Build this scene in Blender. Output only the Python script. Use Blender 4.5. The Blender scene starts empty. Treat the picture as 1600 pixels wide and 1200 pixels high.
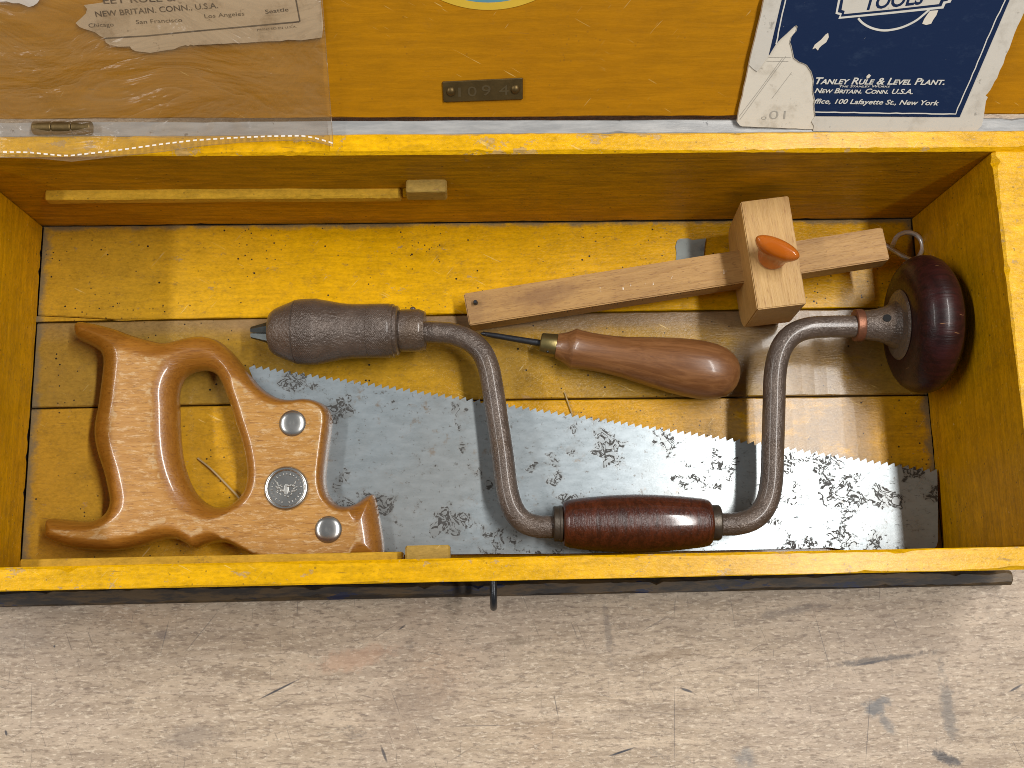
import bpy, bmesh, math, random
import numpy as np
from mathutils import Vector, Matrix, Euler
from mathutils.geometry import tessellate_polygon

random.seed(7); rng = np.random.default_rng(7)
SC = bpy.context.scene
COL = SC.collection

# ------------------------------------------------------------------ camera
CAM = np.array([0.223684, -0.009272, 0.523798])
ROT = (0.187566, -0.0331873, -0.0208937)
FPX = 1617.41                      # focal length in pixels of a 1600 px wide picture
cd = bpy.data.cameras.new('camera'); cam = bpy.data.objects.new('camera', cd); COL.objects.link(cam)
cam.location = CAM; cam.rotation_euler = Euler(ROT, 'XYZ')
cd.sensor_width = 36.0; cd.lens = FPX / 1600 * 36.0; cd.clip_start = 0.01; cd.clip_end = 50
SC.camera = cam
# ------------------------------------------------------------------ light
SC.view_settings.view_transform = 'Standard'; SC.view_settings.look = 'None'
SC.view_settings.exposure = 0.0; SC.view_settings.gamma = 1.0
w = bpy.data.worlds.new('World'); SC.world = w; w.use_nodes = True
bg = w.node_tree.nodes['Background']; bg.inputs[0].default_value = (0.90, 0.95, 1.0, 1); bg.inputs[1].default_value = 0.115

def tube_lamp(name, loc, sx, sy, power, col):
    l = bpy.data.lights.new(name, 'AREA'); l.shape = 'RECTANGLE'; l.size = sx; l.size_y = sy
    l.energy = power; l.color = col
    o = bpy.data.objects.new(name, l); COL.objects.link(o); o.location = loc
    return o
LAMP_A = tube_lamp('ceiling_tube_lamp', (0.90, 0.26, 1.60), 0.09, 1.25, 31.0, (1.0, 0.97, 0.93))
LAMP_B = tube_lamp('ceiling_tube_lamp', (-0.69, 0.22, 1.00), 0.06, 0.9, 9.8, (1.0, 0.97, 0.93))
SC.cycles.filter_width = 0.95; SC.cycles.max_bounces = 10; SC.cycles.transparent_max_bounces = 12
SC.cycles.caustics_reflective = False; SC.cycles.caustics_refractive = False

# ------------------------------------------------------------------ measuring helpers
RM = np.array(Euler(ROT, 'XYZ').to_matrix())
def ray(px, py):
    return RM @ np.array([(px - 800) / FPX, (600 - py) / FPX, -1.0])
def at(px, py, z):                 # point at height z
    d = ray(px, py); return Vector(CAM + (z - CAM[2]) / d[2] * d)
def proj(p):
    c = RM.T @ (np.array(p) - CAM); return (800 + FPX * c[0] / -c[2], 600 - FPX * c[1] / -c[2])
def mpp(p):                        # metres per pixel at p
    return -(RM.T @ (np.array(p) - CAM))[2] / FPX
TH = math.radians(42)              # slope of the open lid
LIDP = np.array([0.23, 0.1945, 0.0905]); LIDN = np.array([0, -math.sin(TH), math.cos(TH)])
E1 = Vector((1, 0, 0)); E2 = Vector((0, math.cos(TH), math.sin(TH))); E3 = Vector(LIDN)
def onlid(px, py, off=0.0):        # point on the lid's slope
    d = ray(px, py); p0 = LIDP + LIDN * off
    return Vector(CAM + ((p0 - CAM) @ LIDN) / (d @ LIDN) * d)
L_IN, W_IN, H_IN = 0.1774, 0.46, 0.0903

# ------------------------------------------------------------------ object helpers
def obj(name, me, mat=None, parent=None, smooth=None):
    o = bpy.data.objects.new(name, me); COL.objects.link(o)
    if mat is not None and not me.materials: me.materials.append(mat)
    if parent is not None:
        o.parent = parent
    if smooth is not None:
        me.polygons.foreach_set('use_smooth', [True] * len(me.polygons))
        me.set_sharp_from_angle(angle=math.radians(smooth))
    return o
def tag(o, label, cat, group=None, kind=None):
    o['label'] = label
    o['category'] = cat
    if group: o['group'] = group
    if kind: o['kind'] = kind
    return o
def thing(name, label, cat, loc=(0, 0, 0), mat=None, group=None):
    o = bpy.data.objects.new(name, None); COL.objects.link(o)
    o.empty_display_size = 0.02
    if mat is not None: o.matrix_world = mat
    else: o.location = loc
    return tag(o, label, cat, group)
def pydata(name, v, f, uv=None):
    me = bpy.data.meshes.new(name); me.from_pydata([tuple(a) for a in v], [], [tuple(a) for a in f]); me.update()
    return me
def bm_mesh(bm, name):
    bmesh.ops.recalc_face_normals(bm, faces=bm.faces[:])
    me = bpy.data.meshes.new(name); bm.to_mesh(me); bm.free(); return me
def axis_frame(a, b, up=(0, 0, 1)):  # local X runs from a to b
    a = Vector(a); x = (Vector(b) - a).normalized(); z = Vector(up); y = z.cross(x).normalized(); z = x.cross(y)
    m = Matrix((x, y, z)).transposed().to_4x4(); m.translation = a
    return m
def lathe(name, prof, n=56, caps=True, sy=1.0):
    v, f, uvs = [], [], []
    k = len(prof)
    for (x, r) in prof:
        for j in range(n):
            t = 2 * math.pi * j / n
            v.append((x, r * math.cos(t) * sy, r * math.sin(t)))
    for i in range(k - 1):
        for j in range(n):
            j2 = (j + 1) % n
            f.append((i * n + j, i * n + j2, (i + 1) * n + j2, (i + 1) * n + j))
    if caps:
        f.append(tuple(range(n))[::-1]); f.append(tuple((k - 1) * n + j for j in range(n)))
    me = pydata(name, v, f)
    bm = bmesh.new(); bm.from_mesh(me); bmesh.ops.recalc_face_normals(bm, faces=bm.faces[:])
    uvl = bm.loops.layers.uv.new('UVMap')
    rm = max(r for _, r in prof)
    for fc in bm.faces:
        a0 = None
        for lp in fc.loops:
            c = lp.vert.co; a = math.atan2(c.z, c.y)
            if a0 is None: a0 = a
            while a - a0 > math.pi: a -= 2 * math.pi
            while a - a0 < -math.pi: a += 2 * math.pi
            lp[uvl].uv = (c.x, a * rm)
    bm.to_mesh(me); bm.free(); return me
def catmull(pts, n, closed=False):
    P = [Vector(p) for p in pts]; out = []
    m = len(P)
    rngs = range(m if closed else m - 1)
    for i in rngs:
        if closed: p0, p1, p2, p3 = P[(i - 1) % m], P[i], P[(i + 1) % m], P[(i + 2) % m]
        else: p0, p1, p2, p3 = P[max(i - 1, 0)], P[i], P[i + 1], P[min(i + 2, m - 1)]
        for k in range(n):
            t = k / n; t2 = t * t; t3 = t2 * t
            out.append(0.5 * ((2 * p1) + (p2 - p0) * t + (2 * p0 - 5 * p1 + 4 * p2 - p3) * t2 + (3 * p1 - p0 - 3 * p2 + p3) * t3))
    if not closed: out.append(P[-1])
    return out
def tube(name, pts, r, n=16, caps=True):
    pts = [Vector(p) for p in pts]; rr = r if isinstance(r, (list, tuple)) else [r] * len(pts)
    v, f = [], []; up = Vector((0, 0, 1)); prev = None
    for i, p in enumerate(pts):
        t = (pts[min(i + 1, len(pts) - 1)] - pts[max(i - 1, 0)]).normalized()
        if prev is None:
            a = up if abs(t.dot(up)) < 0.9 else Vector((1, 0, 0)); s = t.cross(a).normalized()
        else: s = (prev - t * prev.dot(t)).normalized()
        prev = s; u = t.cross(s)
        for j in range(n):
            q = 2 * math.pi * j / n; v.append(p + (s * math.cos(q) + u * math.sin(q)) * rr[i])
    for i in range(len(pts) - 1):
        for j in range(n):
            j2 = (j + 1) % n; f.append((i * n + j, i * n + j2, (i + 1) * n + j2, (i + 1) * n + j))
    if caps: f.append(tuple(range(n))[::-1]); f.append(tuple((len(pts) - 1) * n + j for j in range(n)))
    return pydata(name, v, f)
def plank(name, p0, p1, axis=0, n=90, ch=0.0008, nick=0.05, seed=0):
    """A board with chamfered, knocked-about long edges; 'edge' attribute marks the chamfers."""
    R = random.Random(seed)
    o = [0, 1, 2]; o.remove(axis); a, b = o
    lo = [min(p0[i], p1[i]) for i in range(3)]; hi = [max(p0[i], p1[i]) for i in range(3)]
    v, f, e = [], [], []
    ends = [0.0, 0.0008 / (hi[axis] - lo[axis])]
    ts = sorted(set([0.0, 1.0, ends[1], 1 - ends[1]] + [i / n for i in range(1, n)]))
    cs = [[ch] * 4]
    cur = [ch] * 4
    for t in ts:
        for c in range(4):
            cur[c] = max(0.25 * ch, min(2.2 * ch, cur[c] + R.uniform(-.35, .35) * ch))
        cc = [cur[c] * (R.uniform(1.3, 2.2) if R.random() < nick else 1) for c in range(4)]
        ex = 0.0006 if t in (0.0, 1.0) else 0.0
        la, ha, lb, hb = lo[a] + ex, hi[a] - ex, lo[b] + ex, hi[b] - ex
        ring = [(la + cc[0], lb), (ha - cc[1], lb), (ha, lb + cc[1]), (ha, hb - cc[2]), (ha - cc[2], hb), (la + cc[3], hb), (la, hb - cc[3]), (la, lb + cc[0])]
        for (x, y) in ring:
            q = [0, 0, 0]; q[axis] = lo[axis] + t * (hi[axis] - lo[axis]); q[a] = x; q[b] = y
            v.append(tuple(q)); e.append(1.0)
    m = len(ts)
    for i in range(m - 1):
        for j in range(8):
            j2 = (j + 1) % 8; f.append((i * 8 + j, i * 8 + j2, (i + 1) * 8 + j2, (i + 1) * 8 + j))
    f.append(tuple(range(8))[::-1]); f.append(tuple((m - 1) * 8 + j for j in range(8)))
    me = pydata(name, v, f)
    bm = bmesh.new(); bm.from_mesh(me); bmesh.ops.recalc_face_normals(bm, faces=bm.faces[:]); bm.to_mesh(me); bm.free()
    return me
def slab(name, poly, thick, e3, bevel=0.0):
    """Flat piece: polygon (world points) given thickness along e3."""
    bm = bmesh.new(); e3 = Vector(e3)
    top = [bm.verts.new(Vector(p)) for p in poly]; bot = [bm.verts.new(Vector(p) - e3 * thick) for p in poly]
    n = len(poly)
    u = e3.orthogonal().normalized(); w_ = e3.cross(u)
    flat = [Vector((Vector(p).dot(u), Vector(p).dot(w_), 0)) for p in poly]
    for (i, j, k) in tessellate_polygon([flat]):
        if (flat[j] - flat[i]).cross(flat[k] - flat[i]).z < 0: j, k = k, j
        for q in ((top[i], top[j], top[k]), (bot[i], bot[k], bot[j])):
            try: bm.faces.new(q)
            except ValueError: pass
    for i in range(n): bm.faces.new((top[i], bot[i], bot[(i + 1) % n], top[(i + 1) % n]))
    return bm_mesh(bm, name)
def text_mesh(body, shear=0.0, small=False, bold=0.0, extrude=0.0):
    c = bpy.data.curves.new('lettering', 'FONT'); c.body = body; c.shear = shear; c.size = 1.0
    c.resolution_u = 3; c.offset = bold; c.extrude = extrude
    if small:
        c.small_caps_scale = 0.74
        for ch in c.body_format: ch.use_small_caps = True
    o = bpy.data.objects.new('lettering', c); COL.objects.link(o)
    dg = bpy.context.evaluated_depsgraph_get(); me = bpy.data.meshes.new_from_object(o.evaluated_get(dg))
    bpy.data.objects.remove(o); bpy.data.curves.remove(c)
    return me
def lid_text(lines, off, name, mat, parent, shear=0.0, extrude=0.0):
    """lines: (text, px0, py0, px1, cap_px, small_caps, bold[, py1, flip]) laid on the lid's slope, joined into one print."""
    V, F = [], []
    for ln in lines:
        body, x0, y0, x1, cap, small, bold = ln[:7]
        y1 = ln[7] if len(ln) > 7 else y0
        flip = ln[8] if len(ln) > 8 else False
        me = text_mesh(body, shear, small, bold, 1.0 if extrude else 0.0)
        xs = [q.co.x for q in me.vertices]
        mn, mx = min(xs), max(xs)
        a = onlid(x0, y0, off); b = onlid(x1, y1, off); c = onlid(x0, y0 - cap, off)
        u = (b - a) / (mx - mn); up = E3.cross(u.normalized()); vv = up * (c - a).length / 0.729
        if flip: a = b + up * (c - a).length; u = -u; vv = -vv
        k = len(V)
        for q in me.vertices: V.append(a + u * (q.co.x - mn) + vv * q.co.y + E3 * (q.co.z * extrude))
        for p in me.polygons: F.append(tuple(k + i for i in p.vertices))
        bpy.data.meshes.remove(me)
    me = pydata(name, V, F)
    return obj(name, me, mat, parent)
def strip(pts, wid):
    """flat ribbon on the lid slope through world points"""
    V, F = [], []
    for i, p in enumerate(pts):
        t = (pts[min(i + 1, len(pts) - 1)] - pts[max(i - 1, 0)]).normalized(); s = E3.cross(t).normalized() * wid / 2
        V += [p + s, p - s]
    for i in range(len(pts) - 1): F.append((2 * i, 2 * i + 1, 2 * i + 3, 2 * i + 2))
    return V, F
def merge(parts):
    V, F = [], []
    for (v, f) in parts:
        k = len(V); V += list(v); F += [tuple(k + i for i in q) for q in f]
    return V, F

# ------------------------------------------------------------------ materials
def srgb(r, g, b):
    def c(x):
        x /= 255.0
        return x / 12.92 if x <= 0.04045 else ((x + 0.055) / 1.055) ** 2.4
    return (c(r), c(g), c(b), 1)
class G:
    def __init__(s, name):
        s.m = bpy.data.materials.new(name); s.m.use_nodes = True; s.t = s.m.node_tree
        s.b = s.t.nodes['Principled BSDF']; s.tc = s.t.nodes.new('ShaderNodeTexCoord')
        s.o = s.tc.outputs['Object']; s.uv = s.tc.outputs['UV']
    def put(s, sock, v):
        if v is None: return
        if isinstance(v, bpy.types.NodeSocket): s.t.links.new(v, sock)
        else:
            try: sock.default_value = v
            except Exception: sock.default_value = (v[0], v[1], v[2])
    def map(s, scale=(1, 1, 1), loc=(0, 0, 0), rot=(0, 0, 0), vec=None):
        n = s.t.nodes.new('ShaderNodeMapping'); s.put(n.inputs[0], vec or s.o)
        n.inputs['Location'].default_value = loc; n.inputs['Rotation'].default_value = rot; n.inputs['Scale'].default_value = scale
        return n.outputs[0]
    def noise(s, scale, detail=4, rough=0.55, vec=None, dist=0.0):
        n = s.t.nodes.new('ShaderNodeTexNoise'); s.put(n.inputs['Vector'], vec or s.o)
        n.inputs['Scale'].default_value = scale; n.inputs['Detail'].default_value = detail
        n.inputs['Roughness'].default_value = rough; n.inputs['Distortion'].default_value = dist
        return n.outputs[0]
    def voro(s, scale, vec=None, feature='F1', rnd=1.0):
        n = s.t.nodes.new('ShaderNodeTexVoronoi'); n.feature = feature; s.put(n.inputs['Vector'], vec or s.o)
        n.inputs['Scale'].default_value = scale; n.inputs['Randomness'].default_value = rnd
        return n.outputs['Distance']
    def wave(s, scale, vec=None, dist=3.0, detail=2, dscale=1.0, axis='Y'):
        n = s.t.nodes.new('ShaderNodeTexWave'); n.bands_direction = axis; s.put(n.inputs['Vector'], vec or s.o)
        n.inputs['Scale'].default_value = scale; n.inputs['Distortion'].default_value = dist
        n.inputs['Detail'].default_value = detail; n.inputs['Detail Scale'].default_value = dscale
        return n.outputs['Fac']
    def ramp(s, f, stops):
        n = s.t.nodes.new('ShaderNodeValToRGB'); s.put(n.inputs[0], f); cr = n.color_ramp
        while len(cr.elements) > 1: cr.elements.remove(cr.elements[-1])
        for i, (p, c) in enumerate(stops):
            e = cr.elements[0] if i == 0 else cr.elements.new(p)
            e.position = p; e.color = c if not isinstance(c, (int, float)) else (c, c, c, 1)
        return n.outputs[0]
    def step(s, f, a, b):            # smoothstep mask
        n = s.t.nodes.new('ShaderNodeMapRange'); n.interpolation_type = 'SMOOTHSTEP'; s.put(n.inputs[0], f)
        n.inputs[1].default_value = a; n.inputs[2].default_value = b
        return n.outputs[0]
    def mix(s, f, a, b, mode='MIX'):
        n = s.t.nodes.new('ShaderNodeMix'); n.data_type = 'RGBA'; n.blend_type = mode
        s.put(n.inputs[0], f); s.put(n.inputs[6], a); s.put(n.inputs[7], b); return n.outputs[2]
    def math(s, op, a, b=None, c=None):
        n = s.t.nodes.new('ShaderNodeMath'); n.operation = op
        for i, v in enumerate((a, b, c)): s.put(n.inputs[i], v)
        return n.outputs[0]
    def attr(s, name):
        n = s.t.nodes.new('ShaderNodeAttribute'); n.attribute_name = name; return n.outputs['Fac']
    def sep(s, vec=None):
        n = s.t.nodes.new('ShaderNodeSeparateXYZ'); s.put(n.inputs[0], vec or s.o); return n.outputs
    def bump(s, h, strength=0.3, dist=0.001, normal=None):
        n = s.t.nodes.new('ShaderNodeBump'); s.put(n.inputs['Height'], h); n.inputs['Strength'].default_value = strength
        n.inputs['Distance'].default_value = dist
        if normal: s.t.links.new(normal, n.inputs['Normal'])
        return n.outputs[0]
    def out(s, color=None, rough=None, metal=None, normal=None, **kw):
        s.put(s.b.inputs['Base Color'], color); s.put(s.b.inputs['Roughness'], rough); s.put(s.b.inputs['Metallic'], metal)
        s.put(s.b.inputs['Normal'], normal)
        for k, v in kw.items(): s.put(s.b.inputs[k.replace('_', ' ')], v)
        return s.m
    def spot(s, cx, cy, rx, ry, ang=0.0, soft=0.6, wob=0.35, wscale=90):
        """soft-edged stain of its own shape at (cx,cy) in object space"""
        v = s.map(loc=(-cx, -cy, 0)); v = s.map(rot=(0, 0, -ang), vec=v); v = s.map(scale=(1 / rx, 1 / ry, 0), vec=v)
        n = s.t.nodes.new('ShaderNodeVectorMath'); n.operation = 'LENGTH'; s.put(n.inputs[0], v)
        d = s.math('ADD', n.outputs['Value'], s.math('MULTIPLY', s.math('SUBTRACT', s.noise(wscale, 8, 0.8), 0.5), wob * 4))
        return s.step(d, 1.0 + soft * 0.3, 1.0 - soft)
    def scratch(s, x0, y0, x1, y1, wd):
        cx, cy = (x0 + x1) / 2, (y0 + y1) / 2
        L = math.hypot(x1 - x0, y1 - y0) / 2
        return s.spot(cx, cy, L, wd, math.atan2(y1 - y0, x1 - x0), 0.5, 0.12, 300)

YEL = (0.72, 0.385, 0.002, 1)
def paint(name, col=YEL, wear=0.5, dirt=0.5, grain=0.35, rough=0.32, bare=(0.40, 0.235, 0.085, 1), sparkle=0.25, axis='x', tone=None, off=0.0, extra=None, coat=0.0, crough=0.25, dcol=(0.13, 0.085, 0.03, 1), scr=0.5, gc=(0.86, 1.08), spec=0.16, mott=0.85):
    g = G(name)
    sc = {'x': (1, 9, 9), 'y': (9, 1, 9)}[axis]
    gv = g.map(scale=sc, loc=(off, off * 1.7, 0))
    gr = g.noise(38, 5, 0.6, gv, 0.6); fine = g.noise(170, 4, 0.6, gv)
    big = g.noise(14, 4, 0.6, g.map(loc=(off, 0, 0)))
    c = g.mix(g.step(gr, 0.3, 0.72), tuple(x * gc[0] for x in col[:3]) + (1,), tuple(min(1, x * gc[1]) for x in col[:3]) + (1,))
    c = g.mix(g.math('MULTIPLY', g.step(big, 0.42, 0.75), 0.30), c, (col[0] * 0.85, col[1] * 0.76, col[2] * 1.6, 1))
    if tone: c = tone(g, c)
    if wear:
        wn = g.noise(48, 7, 0.78, g.map(loc=(off + 3, 1, 0), scale=tuple(1 + 0.08 * q for q in sc)))
        wm = g.step(wn, 0.70 - 0.12 * wear, 0.71 - 0.12 * wear)
        c = g.mix(g.math('MULTIPLY', wm, 0.8), c, bare)
    if dirt:
        dm = g.math('MULTIPLY', g.step(g.noise(26, 7, 0.76, g.map(loc=(off, 5, 2))), 0.54, 0.76), 0.6 * dirt)
        c = g.mix(dm, c, dcol)
        d2 = g.step(g.noise(150, 6, 0.8, g.map(loc=(off + 4, 1, 0), scale=tuple(1 + 0.12 * q for q in sc))), 0.56, 0.66)
        c = g.mix(g.math('MULTIPLY', d2, 0.45 * dirt), c, (0.20, 0.13, 0.05, 1))
        sp = g.voro(330, g.map(loc=(off, 0, 0)))
        sm = g.math('MULTIPLY', g.step(sp, 0.17, 0.09), g.step(g.noise(40, 3, 0.6, g.map(loc=(off, 3, 0))), 0.50, 0.60))
        c = g.mix(g.math('MULTIPLY', sm, min(1, 1.1 * dirt)), c, (0.03, 0.025, 0.02, 1))
        sp2 = g.voro(120, g.map(loc=(off + 1, 2, 0)))
        c = g.mix(g.math('MULTIPLY', g.step(sp2, 0.075, 0.05), dirt), c, (0.02, 0.018, 0.016, 1))
    if scr:
        for ang, lo, colr in ((0.5, 0.685, (0.80, 0.58, 0.20, 1)), (-0.9, 0.70, (0.72, 0.55, 0.25, 1)), (0.1, 0.70, (0.16, 0.09, 0.03, 1))):
            q = g.step(g.noise(55, 2, 0.5, g.map(scale=(1, 16, 16), loc=(off + ang, 0, 0), vec=g.map(rot=(0, 0, ang)))), lo, lo + 0.03)
            q = g.math('MULTIPLY', q, g.step(g.noise(30, 3, 0.6, g.map(loc=(off, ang * 9, 0))), 0.48, 0.62))
            c = g.mix(g.math('MULTIPLY', q, scr), c, colr)
    mo = g.math('ADD', g.math('MULTIPLY', g.noise(560, 4, 0.75, g.map(scale={'x': (0.7, 1.3, 1.3), 'y': (1.3, 0.7, 1.3)}[axis])), 0.75), g.math('MULTIPLY', g.noise(95, 5, 0.7, g.map(loc=(off, 2, 2))), 0.55))
    c = g.mix(mott, c, g.ramp(mo, [(0.40, 0.62), (0.65, 1.0), (0.90, 1.28)]), 'MULTIPLY')
    if extra: c = extra(g, c)
    h = g.math('ADD', g.math('MULTIPLY', gr, 0.6), g.math('MULTIPLY', fine, 0.4))
    if wear: h = g.math('SUBTRACT', h, g.math('MULTIPLY', wm, 0.35))
    nrm = g.bump(h, grain, 0.0007)
    if sparkle: nrm = g.bump(g.noise(620, 3, 0.65, g.map(scale={'x': (0.6, 1.5, 1.5), 'y': (1.5, 0.6, 1.5)}[axis])), sparkle, 0.00048, nrm)
    rr = g.math('ADD', g.math('MULTIPLY', g.noise(60, 4, 0.6), 0.22), rough - 0.11)
    return g.out(c, rr, 0.0, nrm, Coat_Weight=coat, Coat_Roughness=crough, Specular_IOR_Level=spec)

def corner_grime(g, c):              # dust and dirt packed where the boards meet the walls
    o = g.sep(); x, y = o[0], o[1]
    d = g.math('MINIMUM', x, g.math('SUBTRACT', W_IN, x)); d = g.math('MINIMUM', d, g.math('MULTIPLY', g.math('SUBTRACT', L_IN, y), 1.6))
    d = g.math('ADD', d, g.math('MULTIPLY', g.math('SUBTRACT', g.noise(70, 5, 0.7), 0.5), 0.016))
    return g.mix(g.math('MULTIPLY', g.step(d, 0.0055, 0.0005), 0.8), c, (0.17, 0.145, 0.10, 1))
def tone_floor_mid(g, c):            # bare brownish boards, greyer along the back seam
    y = g.sep()[1]
    yy = g.math('ADD', y, g.math('MULTIPLY', g.math('SUBTRACT', g.noise(20, 4, 0.6, g.map(scale=(1, 6, 1))), 0.5), 0.012))
    c = g.mix(g.math('MULTIPLY', g.step(g.noise(9, 3), 0.35, 0.6), 0.75), c, (0.27, 0.165, 0.032, 1))
    return g.mix(g.math('MULTIPLY', g.step(yy, 0.113, 0.124), 0.85), c, (0.24, 0.16, 0.095, 1))
def tone_right(g, c):                # paint rubbed through to brown wood where the tools lie
    x = g.sep()[0]
    m = g.math('MULTIPLY', g.step(x, 0.31, 0.37), g.step(x, 0.445, 0.42))
    m = g.math('MULTIPLY', m, g.step(g.noise(34, 6, 0.7, g.map(scale=(1, 2, 1))), 0.32, 0.50))
    return g.mix(g.math('MULTIPLY', m, 0.75), c, (0.26, 0.165, 0.075, 1))
def tone_left(g, c):                 # browner left end: dirt plus the left wall's shade, put into the colour
    x = g.sep()[0]
    xx = g.math('ADD', x, g.math('MULTIPLY', g.math('SUBTRACT', g.noise(16, 4, 0.6), 0.5), 0.10))
    return g.mix(g.math('MULTIPLY', g.step(xx, 0.15, 0.02), 0.5), c, (0.37, 0.23, 0.045, 1))
M = {}
M['floor_back'] = paint('floor_paint_back', YEL, 0.6, 1.0, 0.25, 0.30, sparkle=0.4, tone=tone_left, coat=0.08, crough=0.2, extra=corner_grime, bare=(0.36, 0.25, 0.11, 1))
M['floor_mid'] = paint('floor_paint_middle', (0.48, 0.255, 0.012, 1), 0.55, 1.0, 0.4, 0.22, sparkle=0.6, off=2.3, coat=0.2, crough=0.14, tone=lambda g, c: tone_left(g, tone_right(g, tone_floor_mid(g, c))), extra=corner_grime)
M['floor_front'] = paint('floor_paint_front', (0.62, 0.315, 0.007, 1), 0.55, 0.9, 0.35, 0.22, sparkle=0.75, off=5.1, tone=lambda g, c: tone_left(g, tone_right(g, c)), coat=0.22, crough=0.15, extra=corner_grime)
M['wall'] = paint('wall_paint', (0.54, 0.27, 0.002, 1), 0.3, 0.6, 0.6, 0.42, sparkle=0.3, off=1.1, scr=0.4, gc=(0.72, 1.2), mott=0.5)
M['wall_end'] = paint('end_wall_paint', (0.60, 0.305, 0.001, 1), 0.25, 0.6, 0.35, 0.42, sparkle=0.3, axis='y', off=7.7, gc=(0.78, 1.12))
M['rim'] = paint('rim_paint', (0.78, 0.42, 0.002, 1), 0.9, 0.45, 0.45, 0.24, bare=(0.52, 0.34, 0.14, 1), sparkle=0.6, off=3.9, coat=0.3)
M['lid'] = paint('lid_paint', (0.42, 0.178, 0.0003, 1), 0.05, 0.18, 0.18, 0.6, sparkle=0.1, off=9.2, scr=0.4, mott=0.25)
M['cleat'] = paint('cleat_paint', (0.62, 0.36, 0.03, 1), 0.5, 0.4, 0.5, 0.45, off=4.4)
M['block'] = paint('block_wood', (0.42, 0.27, 0.06, 1), 0.5, 0.5, 0.6, 0.5, off=6.4)

def wood(name, a, b, dark, scale=1.0, rough=0.4, axis='x', flecks=True, pores=0.5, coat=0.0, extra=None, bstr=0.25):
    g = G(name)
    sc = {'x': (1, 10, 10), 'y': (10, 1, 10)}[axis]
    v = g.map(scale=tuple(q * scale for q in sc))
    gr = g.noise(30, 5, 0.6, v, 1.2); fi = g.noise(150, 4, 0.6, v)
    c = g.mix(g.step(gr, 0.3, 0.7), a, b)
    c = g.mix(g.math('MULTIPLY', g.step(fi, 0.56, 0.70), pores), c, dark)
    if flecks:
        fv = g.map(scale=tuple(q * scale for q in {'x': (1, 5, 5), 'y': (5, 1, 5)}[axis]))
        fl = g.step(g.noise(260, 2, 0.5, fv), 0.62, 0.68)
        c = g.mix(g.math('MULTIPLY', fl, 0.5), c, dark)
    bl = g.noise(18, 4, 0.6)
    c = g.mix(g.math('MULTIPLY', g.step(bl, 0.5, 0.75), 0.3), c, dark)
    if extra: c = extra(g, c)
    n = g.bump(g.math('ADD', gr, fi), bstr, 0.0005)
    return g.out(c, g.math('ADD', g.math('MULTIPLY', fi, 0.2), rough - 0.1), 0, n, Coat_Weight=coat, Coat_Roughness=0.12)

def handle_wear(g, c):
    wv = g.map(scale=(1, 4, 1))
    wr = g.step(g.noise(130, 8, 0.85, wv), 0.52, 0.60)
    ed = g.attr('wear')
    fl = g.attr('flat')
    em = g.math('MULTIPLY', g.step(g.math('MULTIPLY', ed, g.noise(260, 8, 0.9, g.map(scale=(1, 2.5, 1)))), 0.24, 0.42), g.step(g.noise(180, 8, 0.85, g.map(scale=(1, 3, 1), loc=(2, 2, 0))), 0.42, 0.56))
    c = g.mix(g.math('MULTIPLY', g.math('SUBTRACT', 1.0, fl), 0.9), c, (0.66, 0.52, 0.26, 1), 'MULTIPLY')
    c = g.mix(g.math('MULTIPLY', g.math('MULTIPLY', wr, fl), 0.8), c, (0.66, 0.45, 0.23, 1))
    c = g.mix(g.math('MULTIPLY', em, 0.75), c, (0.58, 0.40, 0.20, 1))
    # light bare end near the blade
    x = g.sep()[0]
    br = g.math('MULTIPLY', g.step(x, 0.118, 0.150), g.step(g.noise(40, 5, 0.7), 0.40, 0.55))
    c = g.mix(g.math('MULTIPLY', br, 0.55), c, (0.42, 0.275, 0.11, 1))
    dk = g.step(g.noise(150, 6, 0.75, g.map(scale=(1, 8, 1), loc=(4, 0, 0))), 0.56, 0.66)
    return g.mix(g.math('MULTIPLY', dk, 0.5), c, (0.12, 0.05, 0.015, 1))
M['saw_wood'] = wood('saw_handle_beech', (0.43, 0.205, 0.040, 1), (0.55, 0.285, 0.070, 1), (0.25, 0.10, 0.018, 1), 1.0, 0.34, coat=0.65, extra=handle_wear, pores=0.7, bstr=0.4)
def stem_marks(g, c):
    c = g.mix(g.math('MULTIPLY', g.spot(0.040, 0.001, 0.022, 0.0060, 0.05, 0.8, 0.5, 120), 0.55), c, (0.17, 0.075, 0.03, 1))
    c = g.mix(g.math('MULTIPLY', g.spot(0.004, 0.0, 0.010, 0.012, 0.0, 0.8, 0.6, 150), 0.35), c, (0.16, 0.08, 0.04, 1))
    y = g.math('ABSOLUTE', g.math('SUBTRACT', g.sep()[1], -0.001)); x = g.sep()[0]
    b = g.math('MULTIPLY', g.math('LESS_THAN', y, 0.0016), g.math('MULTIPLY', g.step(x, 0.065, 0.075), g.step(x, 0.135, 0.125)))
    return g.mix(g.math('MULTIPLY', b, g.step(g.noise(330, 3, 0.6, g.map(scale=(1, 0.4, 1))), 0.60, 0.66)), c, (0.80, 0.72, 0.60, 1))
M['beech'] = wood('bare_beech', (0.36, 0.19, 0.054, 1), (0.47, 0.265, 0.082, 1), (0.19, 0.078, 0.022, 1), 1.0, 0.55, pores=0.65, bstr=0.45, extra=stem_marks)
M['beech_head'] = wood('bare_beech_head', (0.45, 0.255, 0.075, 1), (0.57, 0.345, 0.112, 1), (0.31, 0.14, 0.042, 1), 0.9, 0.5, axis='y', flecks=False, pores=0.7, bstr=0.45)
M['awl_wood'] = wood('awl_handle_wood', (0.16, 0.062, 0.019, 1), (0.26, 0.115, 0.042, 1), (0.085, 0.026, 0.012, 1), 1.0, 0.40, pores=0.4, flecks=False, coat=0.15, bstr=0.12)
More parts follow.
